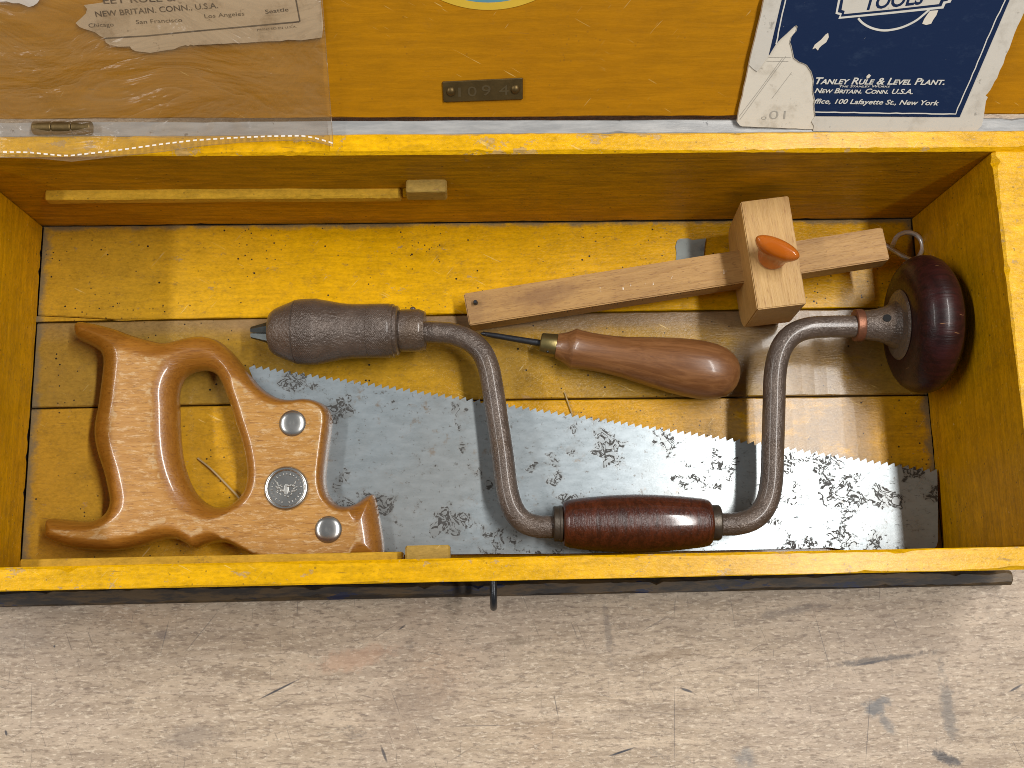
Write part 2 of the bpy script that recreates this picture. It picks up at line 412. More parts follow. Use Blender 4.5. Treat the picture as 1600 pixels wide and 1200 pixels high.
M['grip_wood'] = wood('grip_rosewood', (0.036, 0.008, 0.004, 1), (0.092, 0.020, 0.008, 1), (0.014, 0.004, 0.003, 1), 1.0, 0.30, axis='y', pores=0.6, flecks=False, coat=0.6, bstr=0.6)
def knob_wear(g, c):
    s1 = g.math('MAXIMUM', g.step(g.noise(55, 5, 0.75), 0.68, 0.71), g.step(g.noise(60, 3, 0.6, g.map(scale=(1, 9, 1), rot=(0.4, 0.3, 0.9))), 0.68, 0.71))
    return g.mix(g.math('MULTIPLY', s1, 0.6), c, (0.35, 0.18, 0.08, 1))
M['knob_wood'] = wood('knob_rosewood', (0.013, 0.0035, 0.0038, 1), (0.034, 0.007, 0.007, 1), (0.012, 0.003, 0.003, 1), 0.7, 0.40, pores=0.3, flecks=False, coat=0.12, extra=knob_wear, bstr=0.3)
M['knob_wood'].node_tree.nodes['Principled BSDF'].inputs['Specular IOR Level'].default_value = 0.3

def brace_metal(name, knurl=None, rust=(0.120, 0.092, 0.075, 1)):
    g = G(name)
    n1 = g.noise(90, 5, 0.65); n2 = g.noise(720, 3, 0.65)
    c = g.mix(g.step(n1, 0.35, 0.65), (rust[0] * 0.85, rust[1] * 0.84, rust[2] * 0.84, 1), (rust[0] * 1.2, rust[1] * 1.2, rust[2] * 1.2, 1))
    c = g.mix(g.math('MULTIPLY', g.step(g.noise(30, 4, 0.6), 0.55, 0.72), 0.4), c, (0.12, 0.07, 0.03, 1))
    h = g.math('ADD', g.math('MULTIPLY', n2, 0.8), g.math('MULTIPLY', g.noise(240, 3, 0.6), 0.7))
    nm = g.bump(h, 0.9, 0.0009)
    if knurl:
        sp = g.sep(g.uv); k = 2 * math.pi / 0.00105
        a = g.math('SINE', g.math('MULTIPLY', g.math('ADD', sp[0], g.math('MULTIPLY', sp[1], 0.6)), k))
        b = g.math('SINE', g.math('MULTIPLY', g.math('SUBTRACT', sp[0], g.math('MULTIPLY', sp[1], 0.6)), k))
        kk = g.math('MAXIMUM', a, b); m = None
        for (x0, x1) in knurl:
            q = g.math('MULTIPLY', g.math('GREATER_THAN', sp[0], x0), g.math('LESS_THAN', sp[0], x1))
            m = q if m is None else g.math('ADD', m, q)
        nm = g.bump(g.math('MULTIPLY', kk, m), 0.3, 0.0003, nm)
        c = g.mix(g.math('MULTIPLY', g.math('MULTIPLY', m, 0.6), g.step(kk, 0.2, -0.6)), c, (0.055, 0.042, 0.036, 1))
    return g.out(c, g.math('ADD', 0.22, g.math('MULTIPLY', n1, 0.2)), 0.3, nm, Coat_Weight=0.35, Coat_Roughness=0.16)
M['brace'] = brace_metal('brace_browned_steel')
def simple(name, col, rough, metal=0.0, nscale=200, nstr=0.15, var=0.25, **kw):
    g = G(name); n = g.noise(nscale, 4, 0.6)
    c = g.mix(n, tuple(x * (1 - var) for x in col[:3]) + (1,), tuple(min(1, x * (1 + var)) for x in col[:3]) + (1,))
    return g.out(c, g.math('ADD', g.math('MULTIPLY', g.noise(60, 3), 0.16), rough - 0.08), metal, g.bump(n, nstr, 0.0005), **kw)
M['jaw'] = simple('jaw_steel', (0.075, 0.085, 0.085, 1), 0.4, 0.8)
M['dark_steel'] = simple('dark_steel', (0.07, 0.075, 0.085, 1), 0.35, 0.8, 400, 0.4)
M['ferrule_steel'] = simple('ferrule_dark_steel', (0.085, 0.07, 0.055, 1), 0.38, 0.6, 300, 0.4)
M['brass'] = simple('ferrule_brass', (0.24, 0.19, 0.075, 1), 0.36, 0.85, 150, 0.2, 0.35)
M['old_brass'] = simple('tarnished_brass', (0.13, 0.085, 0.030, 1), 0.45, 0.75, 200, 0.3, 0.45)
M['stamp'] = simple('stamped_digit_brass', (0.235, 0.17, 0.085, 1), 0.36, 0.8)
M['copper'] = simple('copper_washer', (0.23, 0.095, 0.052, 1), 0.45, 0.6, 400, 0.5)
M['nickel'] = simple('saw_nut_nickel', (0.55, 0.55, 0.53, 1), 0.26, 0.95, 120, 0.1, 0.12)
M['nickel_dull'] = simple('medallion_nickel', (0.42, 0.42, 0.40, 1), 0.42, 0.9, 500, 0.5, 0.3)
M['zinc'] = simple('zinc_wire', (0.80, 0.81, 0.80, 1), 0.30, 0.45, 300, 0.15)
M['black'] = simple('matte_black', (0.004, 0.004, 0.004, 1), 0.8)
M['straw'] = simple('dry_straw', (0.40, 0.28, 0.12, 1), 0.6)
M['paper_white'] = None
def steel_blade():
    g = G('saw_blade_steel')
    v = g.map(scale=(1, 2.5, 1)); x = g.sep()[0]
    n = g.noise(110, 6, 0.7, v); cl = g.noise(12, 4, 0.6)
    c = g.mix(g.step(n, 0.3, 0.7), (0.265, 0.31, 0.335, 1), (0.325, 0.375, 0.405, 1))
    c = g.mix(g.math('MULTIPLY', g.step(cl, 0.45, 0.7), 0.45), c, (0.27, 0.27, 0.255, 1))
    fs = g.step(g.noise(380, 5, 0.75), 0.58, 0.68)
    c = g.mix(g.math('MULTIPLY', fs, 0.75), c, (0.10, 0.085, 0.07, 1))
    rs = g.step(g.noise(75, 5, 0.7, g.map(loc=(3, 2, 0))), 0.60, 0.72)
    c = g.mix(g.math('MULTIPLY', rs, 0.6), c, (0.20, 0.125, 0.06, 1))
    # worm-like black rust, denser towards the toe
    w1 = g.math('ABSOLUTE', g.math('SUBTRACT', g.noise(150, 3.5, 0.62, None, 1.6), 0.5))
    line = g.step(w1, 0.048, 0.032)
    zone = g.noise(56, 4, 0.6, g.map(loc=(7, 3, 0)))
    th = g.math('SUBTRACT', 0.560, g.math('MULTIPLY', g.step(x, 0.14, 0.38), 0.026))
    th = g.math('SUBTRACT', th, g.math('MULTIPLY', g.step(x, 0.075, 0.045), 0.05))
    zm = g.step(g.math('SUBTRACT', zone, th), 0.0, 0.03)
    core = g.math('MULTIPLY', g.step(zone, 0.69, 0.71), g.step(g.noise(200, 3), 0.42, 0.55))
    mk = g.math('MAXIMUM', g.math('MULTIPLY', line, zm), core)
    dash = g.math('MULTIPLY', g.step(g.noise(160, 3, 0.6, g.map(scale=(1, 5, 1), loc=(1, 1, 0))), 0.66, 0.69), g.math('MULTIPLY', g.step(x, 0.2, 0.3), 0.8))
    mk = g.math('MAXIMUM', mk, dash)
    halo = g.math('MULTIPLY', g.step(g.math('SUBTRACT', zone, th), -0.035, 0.05), 0.30)
    c = g.mix(halo, c, (0.17, 0.15, 0.125, 1))
    c = g.mix(g.math('MULTIPLY', mk, 0.93), c, (0.018, 0.015, 0.012, 1))
    metal = g.math('MULTIPLY', g.math('SUBTRACT', 1.0, mk), 0.33)
    ro = g.math('ADD', 0.225, g.math('MULTIPLY', n, 0.12))
    nm = g.bump(g.math('ADD', g.noise(300, 4, 0.7, v), g.math('MULTIPLY', mk, -1.5)), 0.07, 0.0003)
    return g.out(c, g.math('ADD', ro, g.math('MULTIPLY', mk, 0.3)), metal, nm)
M['blade'] = steel_blade()
def bench_mat():
    g = G('worn_bench_wood')
    v = g.map(scale=(1, 6, 1), rot=(0, 0, 0.05)); gr = g.noise(24, 7, 0.68, v, 0.8); fi = g.noise(150, 5, 0.7, g.map(scale=(1, 4, 1), rot=(0, 0, 0.05)))
    cath = g.wave(9, g.map(scale=(0.30, 2.0, 1), rot=(0, 0, 0.08)), 11.0, 3, 1.2)
    big = g.noise(7, 4, 0.6)
    c = g.mix(g.step(gr, 0.28, 0.72), (0.36, 0.27, 0.185, 1), (0.65, 0.515, 0.37, 1))
    c = g.mix(g.math('MULTIPLY', g.step(cath, 0.84, 1.0), 0.30), c, (0.62, 0.50, 0.38, 1))
    c = g.mix(g.math('MULTIPLY', g.step(big, 0.42, 0.66), 0.4), c, (0.43, 0.335, 0.265, 1))
    c = g.mix(g.math('MULTIPLY', g.step(g.noise(9, 4, 0.6, g.map(loc=(2, 4, 0))), 0.5, 0.7), 0.5), c, (0.56, 0.38, 0.245, 1))
    c = g.mix(g.math('MULTIPLY', g.step(fi, 0.50, 0.64), 0.7), c, (0.235, 0.17, 0.12, 1))
    c = g.mix(g.math('MULTIPLY', g.step(g.noise(430, 4, 0.7, g.map(scale=(1, 2, 1))), 0.54, 0.66), 0.45), c, (0.17, 0.13, 0.10, 1))
    c = g.mix(g.math('MULTIPLY', g.step(g.noise(300, 4, 0.7, g.map(scale=(1, 3, 1), loc=(3, 3, 0))), 0.54, 0.64), 0.55), c, (0.84, 0.72, 0.56, 1))
    c = g.mix(g.math('MULTIPLY', g.math('MULTIPLY', g.step(g.noise(44, 8, 0.85, g.map(scale=(1, 1.6, 1), loc=(9, 1, 0))), 0.56, 0.70), g.step(g.noise(11, 3, 0.6, g.map(loc=(1, 7, 0))), 0.44, 0.62)), 0.75), c, (0.17, 0.145, 0.125, 1))
    for ang in (0.3, 1.2, 1.62, -0.5):
        q = g.step(g.noise(40, 2, 0.5, g.map(scale=(1, 24, 1), loc=(ang * 3, 0, 0), vec=g.map(rot=(0, 0, ang)))), 0.70, 0.73)
        q = g.math('MULTIPLY', q, g.step(g.noise(25, 3, 0.6, g.map(loc=(ang, 2, 0))), 0.45, 0.6))
        c = g.mix(g.math('MULTIPLY', q, 0.55), c, (0.15, 0.12, 0.10, 1))
    def Q(px, py):
        p = at(px, py, BENCH_Z); return p.x, p.y
    k = 0.000332
    for (px, py, rx, ry, an, st, colr) in [
            (1370, 1105, 24, 15, 0.2, 0.75, (0.12, 0.125, 0.13, 1)), (1385, 1130, 8, 22, 0.5, 0.6, (0.14, 0.14, 0.14, 1)),
            (1482, 1110, 12, 65, 0.05, 0.62, (0.13, 0.12, 0.11, 1)), (1165, 1184, 20, 15, 0, 0.55, (0.16, 0.16, 0.16, 1)),
            (1390, 1028, 90, 6, 0.10, 0.75, (0.10, 0.085, 0.075, 1)), (1240, 955, 65, 8, 0.16, 0.5, (0.15, 0.12, 0.10, 1)),
            (1045, 1024, 55, 9, 0.05, 0.5, (0.20, 0.13, 0.07, 1)), (950, 990, 7, 55, 0.05, 0.5, (0.15, 0.12, 0.10, 1)),
            (1480, 1185, 30, 9, -0.4, 0.8, (0.05, 0.05, 0.055, 1)), (650, 1100, 70, 40, 0.3, 0.33, (0.17, 0.13, 0.10, 1)),
            (1030, 1110, 110, 14, 0.1, 0.30, (0.18, 0.13, 0.09, 1)), (255, 992, 14, 7, 0, 0.5, (0.14, 0.11, 0.10, 1)),
            (550, 1030, 70, 16, 0.15, 0.5, (0.47, 0.29, 0.19, 1)), (1545, 1190, 60, 10, 0.2, 0.4, (0.2, 0.14, 0.1, 1)),
            (300, 1150, 60, 20, 0.1, 0.4, (0.16, 0.13, 0.11, 1)), (20, 1000, 60, 30, 0.1, 0.25, (0.16, 0.13, 0.11, 1)), (812, 1003, 22, 10, 0, 0.5, (0.2, 0.15, 0.1, 1))]:
        x, y = Q(px, py)
        c = g.mix(g.math('MULTIPLY', g.spot(x, y, rx * k, ry * k, an, 0.6, 0.9, 130), min(1.0, st * 1.05)), c, tuple(min(1, q * 1.25) for q in colr[:3]) + (1,))
    for (x0, y0, x1, y1, wd, st) in [(400, 1095, 470, 1060, 1.6, 0.9), (950, 1182, 992, 1168, 1.8, 1.0), (1054, 1066, 1054, 1200, 0.8, 0.5), (865, 1082, 873, 1124, 0.9, 0.6),
            (1062, 1075, 1084, 1082, 2.2, 0.9), (1140, 925, 1150, 990, 0.7, 0.35), (1360, 1085, 1352, 1200, 0.7, 0.6), (1270, 950, 1300, 1055, 0.7, 0.5), (595, 1165, 605, 1192, 2.5, 0.8),
            (1575, 1082, 1600, 1068, 2.0, 0.85), (8, 1140, 11, 1150, 2.2, 0.9), (84, 1008, 86, 1012, 1.6, 0.9), (700, 1135, 800, 1133, 1.0, 0.5), (1000, 1110, 1090, 1121, 0.9, 0.3),
            (265, 965, 250, 1025, 1.0, 0.4), (285, 1024, 345, 950, 1.0, 0.4), (1390, 1030, 1330, 1041, 2.2, 0.7), (622, 985, 635, 975, 1.5, 0.7), (50, 1060, 48, 1150, 1.0, 0.35)]:
        a, b = Q(x0, y0); e, f = Q(x1, y1)
        c = g.mix(g.math('MULTIPLY', g.scratch(a, b, e, f, wd * k), st), c, (0.05, 0.05, 0.06, 1))
    h = g.math('ADD', g.math('MULTIPLY', gr, 0.7), g.math('ADD', g.math('MULTIPLY', fi, 0.5), g.math('MULTIPLY', g.noise(330, 4, 0.7), 0.5)))
    nm = g.bump(h, 0.6, 0.0010)
    return g.out(c, g.math('ADD', 0.36, g.math('MULTIPLY', fi, 0.2)), 0, nm)
BENCH_Z = -0.0125
M['bench'] = bench_mat()
def base_mat():
    g = G('base_dark_paint'); n = g.noise(40, 5, 0.7, g.map(scale=(1, 5, 5)))
    c = g.mix(g.step(n, 0.40, 0.60), (0.028, 0.023, 0.020, 1), (0.105, 0.066, 0.028, 1))
    c = g.mix(g.step(g.noise(30, 5, 0.7, g.map(loc=(5, 0, 0), scale=(1, 3, 3))), 0.60, 0.64), c, (0.012, 0.018, 0.055, 1))
    c = g.mix(g.step(g.noise(90, 4, 0.7, g.map(loc=(2, 2, 2))), 0.70, 0.73), c, (0.45, 0.25, 0.03, 1))
    return g.out(c, 0.55, 0, g.bump(n, 0.4, 0.001))
M['base'] = base_mat()
def rail_mat():
    g = G('rail_pale_grey'); v = g.map(scale=(1, 5, 5)); n = g.noise(45, 5, 0.65, v)
    c = g.mix(g.step(n, 0.3, 0.7), (0.27, 0.275, 0.275, 1), (0.40, 0.40, 0.39, 1))
    c = g.mix(g.step(g.noise(120, 4, 0.7), 0.66, 0.72), c, (0.15, 0.15, 0.15, 1))
    return g.out(c, 0.35, 0, g.bump(n, 0.35, 0.0008))
M['rail'] = rail_mat()
def paper_mat(name, col, stain=(0.30, 0.24, 0.16, 1), amt=0.5):
    g = G(name); n = g.noise(60, 6, 0.7)
    c = g.mix(g.math('MULTIPLY', g.step(n, 0.50, 0.70), amt), col, stain)
    c = g.mix(g.math('MULTIPLY', g.step(g.noise(160, 5, 0.7, g.map(loc=(4, 4, 4))), 0.62, 0.70), amt), c, tuple(x * 0.35 for x in stain[:3]) + (1,))
    return g.out(c, 0.7, 0, g.bump(g.noise(120, 5, 0.6), 0.25, 0.0006))
M['page'] = paper_mat('booklet_page_paper', (0.66, 0.60, 0.50, 1), amt=0.45)
M['cover'] = paper_mat('booklet_cover_paper', (0.58, 0.54, 0.47, 1), (0.36, 0.32, 0.26, 1), 0.5)
M['label_paper'] = paper_mat('label_brown_paper', (0.56, 0.42, 0.265, 1), (0.30, 0.20, 0.11, 1), 0.7)
M['white_scrap'] = paper_mat('white_paper', (0.75, 0.72, 0.66, 1))
M['scrap'] = paper_mat('grey_scrap_paper', (0.28, 0.32, 0.31, 1), (0.10, 0.13, 0.15, 1), 0.8)
def navy():
    g = G('navy_print'); n = g.noise(90, 6, 0.75, g.map(scale=(1, 2, 2)))
    c = g.mix(g.math('MULTIPLY', g.step(n, 0.52, 0.75), 0.35), (0.006, 0.018, 0.060, 1), (0.04, 0.065, 0.12, 1))
    c = g.mix(g.step(g.noise(260, 4, 0.7), 0.71, 0.75), c, (0.3, 0.3, 0.3, 1))
    return g.out(c, 0.5, 0, g.bump(n, 0.12, 0.0005), Specular_IOR_Level=0.2)
M['navy'] = navy()
M['print_white'] = simple('cream_print', (0.62, 0.60, 0.54, 1), 0.55, 0, 200, 0.05, 0.2)
M['print_black'] = simple('dark_print', (0.035, 0.03, 0.03, 1), 0.6, 0, 200, 0.05, 0.3)
M['print_grey'] = simple('faint_print', (0.36, 0.33, 0.28, 1), 0.7, 0, 200, 0.05, 0.1)
M['emblem_yellow'] = simple('emblem_yellow', (0.62, 0.40, 0.03, 1), 0.5, 0, 120, 0.1, 0.15)
M['emblem_blue'] = simple('emblem_blue', (0.10, 0.24, 0.32, 1), 0.5, 0, 120, 0.1, 0.15)
g = G('clear_plastic_film')
cr = g.noise(17, 4, 0.55, g.map(scale=(1, 2.2, 2.2), rot=(0, 0, 0.35)), 1.4)
rid = g.step(g.math('ABSOLUTE', g.math('SUBTRACT', cr, 0.5)), 0.05, 0.0)
M['film'] = g.out((0.34, 0.23, 0.12, 1), 0.22, 0, g.bump(g.math('ABSOLUTE', g.math('SUBTRACT', cr, 0.5)), 0.5, 0.012), Alpha=g.math('ADD', 0.26, g.math('ADD', g.math('MULTIPLY', rid, 0.08), g.math('MULTIPLY', g.step(g.noise(9, 3), 0.4, 0.7), 0.10))))
M['dash'] = simple('white_weld', (0.80, 0.74, 0.66, 1), 0.4)
g = G('amber_plastic')
M['amber'] = g.out((0.55, 0.125, 0.003, 1), 0.12, 0, None, Alpha=0.76, Coat_Weight=0.5, Coat_Roughness=0.06, IOR=1.5, Subsurface_Weight=0.0)

# ------------------------------------------------------------------ setting: the bench top
bm = bmesh.new()
bmesh.ops.create_grid(bm, x_segments=2, y_segments=2, size=0.5, matrix=Matrix.Translation((0.23, 0.1, BENCH_Z)) @ Matrix.Diagonal((3.0, 2.4, 1, 1)))
bench = obj('bench_top', bm_mesh(bm, 'bench_top'), M['bench'])
bench['kind'] = 'structure'; bench['label'] = 'worn pale wooden bench top with grey stains and scratches'

# ------------------------------------------------------------------ the tool chest
chest = thing('tool_chest', 'long open yellow painted wooden tool chest standing on the worn bench', 'tool chest', (0, 0, 0))
X0, X1 = -0.0285, 0.4885
YF, YB = -0.0096, 0.1869
def two_tone(me, rim):               # top faces take the rim paint
    me.materials.append(M['wall']); me.materials.append(rim)
    for p in me.polygons:
        if p.normal.z > 0.55: p.material_index = 1
    return me
bw = plank('back_wall', (X0, L_IN, 0), (X1, YB, H_IN), 0, 150, 0.0007, 0.10, 1); obj('back_wall', two_tone(bw, M['rim']), None, chest)
fw = plank('front_wall', (X0, YF, 0), (X1, 0.0, H_IN), 0, 150, 0.0007, 0.10, 2); obj('front_wall', two_tone(fw, M['rim']), None, chest)
for k, (a, b) in enumerate(((X0, 0.0), (W_IN, X1))):
    me = plank('end_wall', (a, 0.0002, 0), (b, L_IN - 0.0002, H_IN - 0.0003), 1, 70, 0.0008, 0.08, 3 + k)
    me.materials.append(M['wall_end']); me.materials.append(M['rim'])
    for p in me.polygons:
        if p.normal.z > 0.55: p.material_index = 1
    obj('end_wall', me, None, chest)
# floor planks between measured seams
def seam(pts):
    q = [at(x, y, 0) for x, y in pts]; return q
s1 = seam([(55, 504), (240, 500), (600, 493.5), (1100, 485), (1440, 480.5)])
s2 = seam([(50, 638), (270, 634), (820, 624), (1160, 620.5), (1450, 617)])
gp = 0.00045
def yline(q, x): return float(np.interp(x, [p.x for p in q], [p.y for p in q]))
def floor_plank(name, fy0, fy1, mat, seed):
    R = random.Random(seed); n = 70; v, f = [], []; T = 0.0085
    for i in range(n + 1):
        x = W_IN * i / n + (0.0002 if i == 0 else (-0.0002 if i == n else 0))
        a, b = fy0(x), fy1(x); c0 = R.uniform(.0003, .0008); c1 = R.uniform(.0003, .0008)
        z = 0.00015 * math.sin(i * 0.7 + seed)
        for (y, zz) in ((a, -T), (a, -c0), (a + c0, z), (b - c1, z), (b, -c1), (b, -T)): v.append((x, y, zz))
    for i in range(n):
        for j in range(6):
            j2 = (j + 1) % 6; f.append((i * 6 + j, (i + 1) * 6 + j, (i + 1) * 6 + j2, i * 6 + j2))
    f.append(tuple(range(6))); f.append(tuple(n * 6 + j for j in range(6))[::-1])
    me = pydata(name, v, f); bm = bmesh.new(); bm.from_mesh(me); bmesh.ops.recalc_face_normals(bm, faces=bm.faces[:]); bm.to_mesh(me); bm.free()
    return obj(name, me, mat, chest)
crk = [at(55, 493, 0), at(110, 495.5, 0), at(150, 497.5, 0), at(185, 500, 0), at(215, 500.5, 0)]
def back_lo(x): return max(yline(s1, x) + gp, yline(crk, x) + 0.0002) if x < crk[-1].x else yline(s1, x) + gp
floor_plank('floor_plank', back_lo, lambda x: L_IN - 0.0002, M['floor_back'], 11)
floor_plank('floor_plank', lambda x: yline(s2, x) + gp, lambda x: yline(s1, x) - gp, M['floor_mid'], 12)
floor_plank('floor_plank', lambda x: 0.0002, lambda x: yline(s2, x) - gp, M['floor_front'], 13)
sl = [p + Vector((0, -0.0003, 0)) for p in crk]; lo = [Vector((p.x, yline(s1, p.x) + gp, 0)) for p in crk]
obj('splinter', slab('splinter', sl + lo[::-1][1:], 0.006, (0, 0, 1)), M['floor_back'], chest)
# cleats that carried a tray
ca, cb = at(70, 295, 0.05).x, at(627, 295, 0.05).x
obj('cleat', plank('cleat', (ca, L_IN - 0.0048, 0.0443), (cb, L_IN + 0.0002, 0.0500), 0, 60, 0.0004, 0.1, 21), M['cleat'], chest)
ba, bb = at(634, 300, 0.06).x, at(698, 300, 0.06).x
obj('cleat', plank('cleat', (cb + 0.0002, L_IN - 0.0040, 0.0440), (bb, L_IN + 0.0002, 0.0490), 0, 8, 0.0003, 0.1, 22), M['wall'], chest)
obj('cleat_block', plank('cleat_block', (ba, L_IN - 0.0062, 0.0494), (bb, L_IN + 0.0002, 0.0600), 0, 10, 0.0004, 0.1, 23), M['block'], chest)
ca, cb = at(30, 874, 0.05).x, at(630, 864, 0.05).x
obj('cleat', plank('cleat', (ca, -0.0002, 0.0443), (cb, 0.0042, 0.0500), 0, 60, 0.0004, 0.1, 24), M['cleat'], chest)
ba, bb = at(633, 860, 0.06).x, at(703, 860, 0.06).x
obj('cleat_block', plank('cleat_block', (ba, -0.0002, 0.0445), (bb, 0.0065, 0.0600), 0, 10, 0.0004, 0.1, 25), M['block'], chest)
obj('base_board', plank('base_board', (-0.034, -0.0172, BENCH_Z + 0.0002), (0.4955, 0.196, -0.0088), 0, 160, 0.0012, 0.1, 26), M['base'], chest)
obj('skirting_strip', plank('skirting_strip', (-0.034, -0.0172, -0.0088), (0.4955, YF - 0.0002, -0.0015), 0, 160, 0.0010, 0.1, 27), M['base'], chest)
obj('hinge_rail', plank('hinge_rail', (X0, YB + 0.0002, 0.060), (X1, 0.1940, 0.0885), 0, 120, 0.0004, 0.03, 28), M['rail'], chest)
# staple on the front
sx = at(771, 940, 0.03).x
pts = [(sx, YF + 0.003, 0.040), (sx, YF - 0.006, 0.040), (sx, YF - 0.0105, 0.0375), (sx, YF - 0.0122, 0.033), (sx, YF - 0.0105, 0.0285), (sx, YF - 0.006, 0.026), (sx, YF + 0.003, 0.026)]
obj('staple', tube('staple', catmull(pts, 5), 0.0016, 12), M['dark_steel'], chest, 60)
# lid with plate and emblem
def lidpt(x, s, off=0.0): return Vector((x, LIDP[1] + math.cos(TH) * s, LIDP[2] + math.sin(TH) * s)) + E3 * off
me = plank('lid', (X0, 0, -0.010), (X1, 0.205, 0), 0, 130, 0.0007, 0.08, 31)
ML = Matrix((E1, E2, E3)).transposed().to_4x4(); ML.translation = (0, LIDP[1], LIDP[2])
lid = obj('lid', me, M['lid'], chest); lid.matrix_basis = ML
def lidchild(name, mesh_world, mat, smooth=None):
    mesh_world.transform(ML.inverted()); return obj(name, mesh_world, mat, lid, smooth)
pl = [onlid(691, 128, 0.0011), onlid(693, 160, 0.0011), onlid(817, 155.5, 0.0011), onlid(817, 122, 0.0011)]
bm = bmesh.new(); me = slab('number_plate', pl, 0.0012, E3); bm.from_mesh(me)
bmesh.ops.bevel(bm, geom=bm.edges[:], offset=0.0003, segments=1, affect='EDGES'); lidchild('number_plate', bm_mesh(bm, 'number_plate'), M['old_brass'])
for (px, py) in ((704.5, 143), (805, 139.5)):
    c = onlid(px, py, 0.0009); m = Matrix((E1, E2, E3)).transposed().to_4x4(); m.translation = c
    me = lathe('rivet', [(0, 0.0021), (0.0006, 0.0019), (0.0011, 0.0012), (0.0013, 0.0003)], 20)
    me.transform(m @ Matrix.Rotation(-math.pi / 2, 4, 'Y')); lidchild('rivet', me, M['old_brass'], 60)
tmp = lid_text([('1', 716, 151, 720, 15, False, 0.0, 151), ('0', 731, 150.5, 745, 16, False, 0.0, 150), ('9', 753, 149.5, 767, 17, False, 0.0, 149), ('4', 780, 148.5, 795, 16, False, 0.0, 148)], 0.00115, 'stamped_number', M['stamp'], None, extrude=0.0001)
me = tmp.data; me.transform(ML.inverted()); tmp.parent = lid
# round emblem, mostly above the frame
ec = onlid(763, -60, 0); R_o = 190 * mpp(onlid(763, 15, 0)); low = onlid(763, 15.4, 0); ecs = low + E2 * R_o
def ringmesh(r0, r1, off, n=120):
    V, F = [], []
    for j in range(n):
        a = 2 * math.pi * j / n; d = E1 * math.cos(a) + E2 * math.sin(a)
        V += [ecs + d * r0 + E3 * off, ecs + d * r1 + E3 * off, ecs + d * r1 - E3 * 0.0002, ecs + d * r0 - E3 * 0.0002]
    for j in range(n):
        k = (j + 1) % n
        for q in range(4): F.append((4 * j + q, 4 * j + (q + 1) % 4, 4 * k + (q + 1) % 4, 4 * k + q))
    return pydata('emblem_ring', V, F)
lidchild('emblem_ring', ringmesh(R_o * 0.942, R_o, 0.00025), M['emblem_yellow'])
lidchild('emblem_disc', slab('emblem_disc', [ecs + (E1 * math.cos(2 * math.pi * j / 96) + E2 * math.sin(2 * math.pi * j / 96)) * R_o * 0.942 + E3 * 0.00015 for j in range(96)], 0.0003, E3), M['emblem_blue'])
# hinge knuckles under the film
ha, hb = at(52, 200, 0.0905).x, at(144, 200, 0.0905).x
for i in range(3):
    a = ha + (hb - ha) * i / 3; b = ha + (hb - ha) * (i + 1) / 3
    me = lathe('hinge_knuckle', [(0.0001, 0.0015), (0.0001, 0.0025), (0.0006, 0.0029), (0.0009, 0.0029), (b - a - 0.0009, 0.0029), (b - a - 0.0006, 0.0029), (b - a - 0.0001, 0.0025), (b - a - 0.0001, 0.0015)], 28)
    me.transform(Matrix.Translation((a, 0.1903, 0.0906))); obj('hinge_knuckle', me, M['old_brass'], chest, 50)

# ------------------------------------------------------------------ hand saw
saw = thing('hand_saw', 'old hand saw with chipped beech handle and rust-speckled steel blade lying in the chest', 'hand saw', at(300, 700, 0))
SW = Vector(saw.location)
def P2(l, z): return [at(x, y, z) for x, y in l]
ZH = 0.0125
outer = [(120, 510), (128, 504.5), (149, 507), (180.5, 515), (205, 524), (236.5, 533), (257.5, 537), (275, 534), (299.5, 528), (320.5, 527), (341.5, 533), (359, 546.5), (375, 564), (390.5, 584), (409, 606), (432, 621), (455, 626), (480, 624.5), (500, 629), (512.5, 637.5), (518.5, 650), (519.5, 662), (518, 678), (515, 700), (512, 725), (510, 745), (511, 760), (516, 775), (525, 786), (535, 791), (547.5, 790.5), (560, 785), (572.5, 776), (581, 772.5), (586, 775), (590, 790), (595, 815), (599, 840), (601, 862), (598, 876), (560, 881), (500, 882), (440, 879), (405, 872), (382, 861), (362.5, 851), (345, 848), (324, 852), (306.5, 858), (285.5, 846), (268, 842), (247, 846), (219, 854.5), (184, 860), (145.5, 860), (110.5, 854.5), (79, 843), (75.5, 826), (76, 815), (83, 810), (110.5, 812.5), (142, 814), (159.5, 809), (170, 798.5), (174, 783), (170, 760), (165, 739), (156, 711), (151, 686.5), (151, 665.5), (156, 637.5), (159.5, 613), (163, 585), (164, 564), (158, 550), (142, 539.5), (124.5, 531), (119.5, 522)]
hole = [(281, 637.5), (280, 620), (283, 602.5), (291, 588.5), (306.5, 581), (324, 579.5), (338, 585), (347, 599), (355.5, 620), (362.5, 637.5), (371, 665.5), (380, 693.5), (386, 721.5), (388, 746), (383.5, 767), (371, 783), (355.5, 791.5), (334.5, 791.5), (317, 781), (303, 763.5), (292.5, 739), (285.5, 711), (282, 676)]
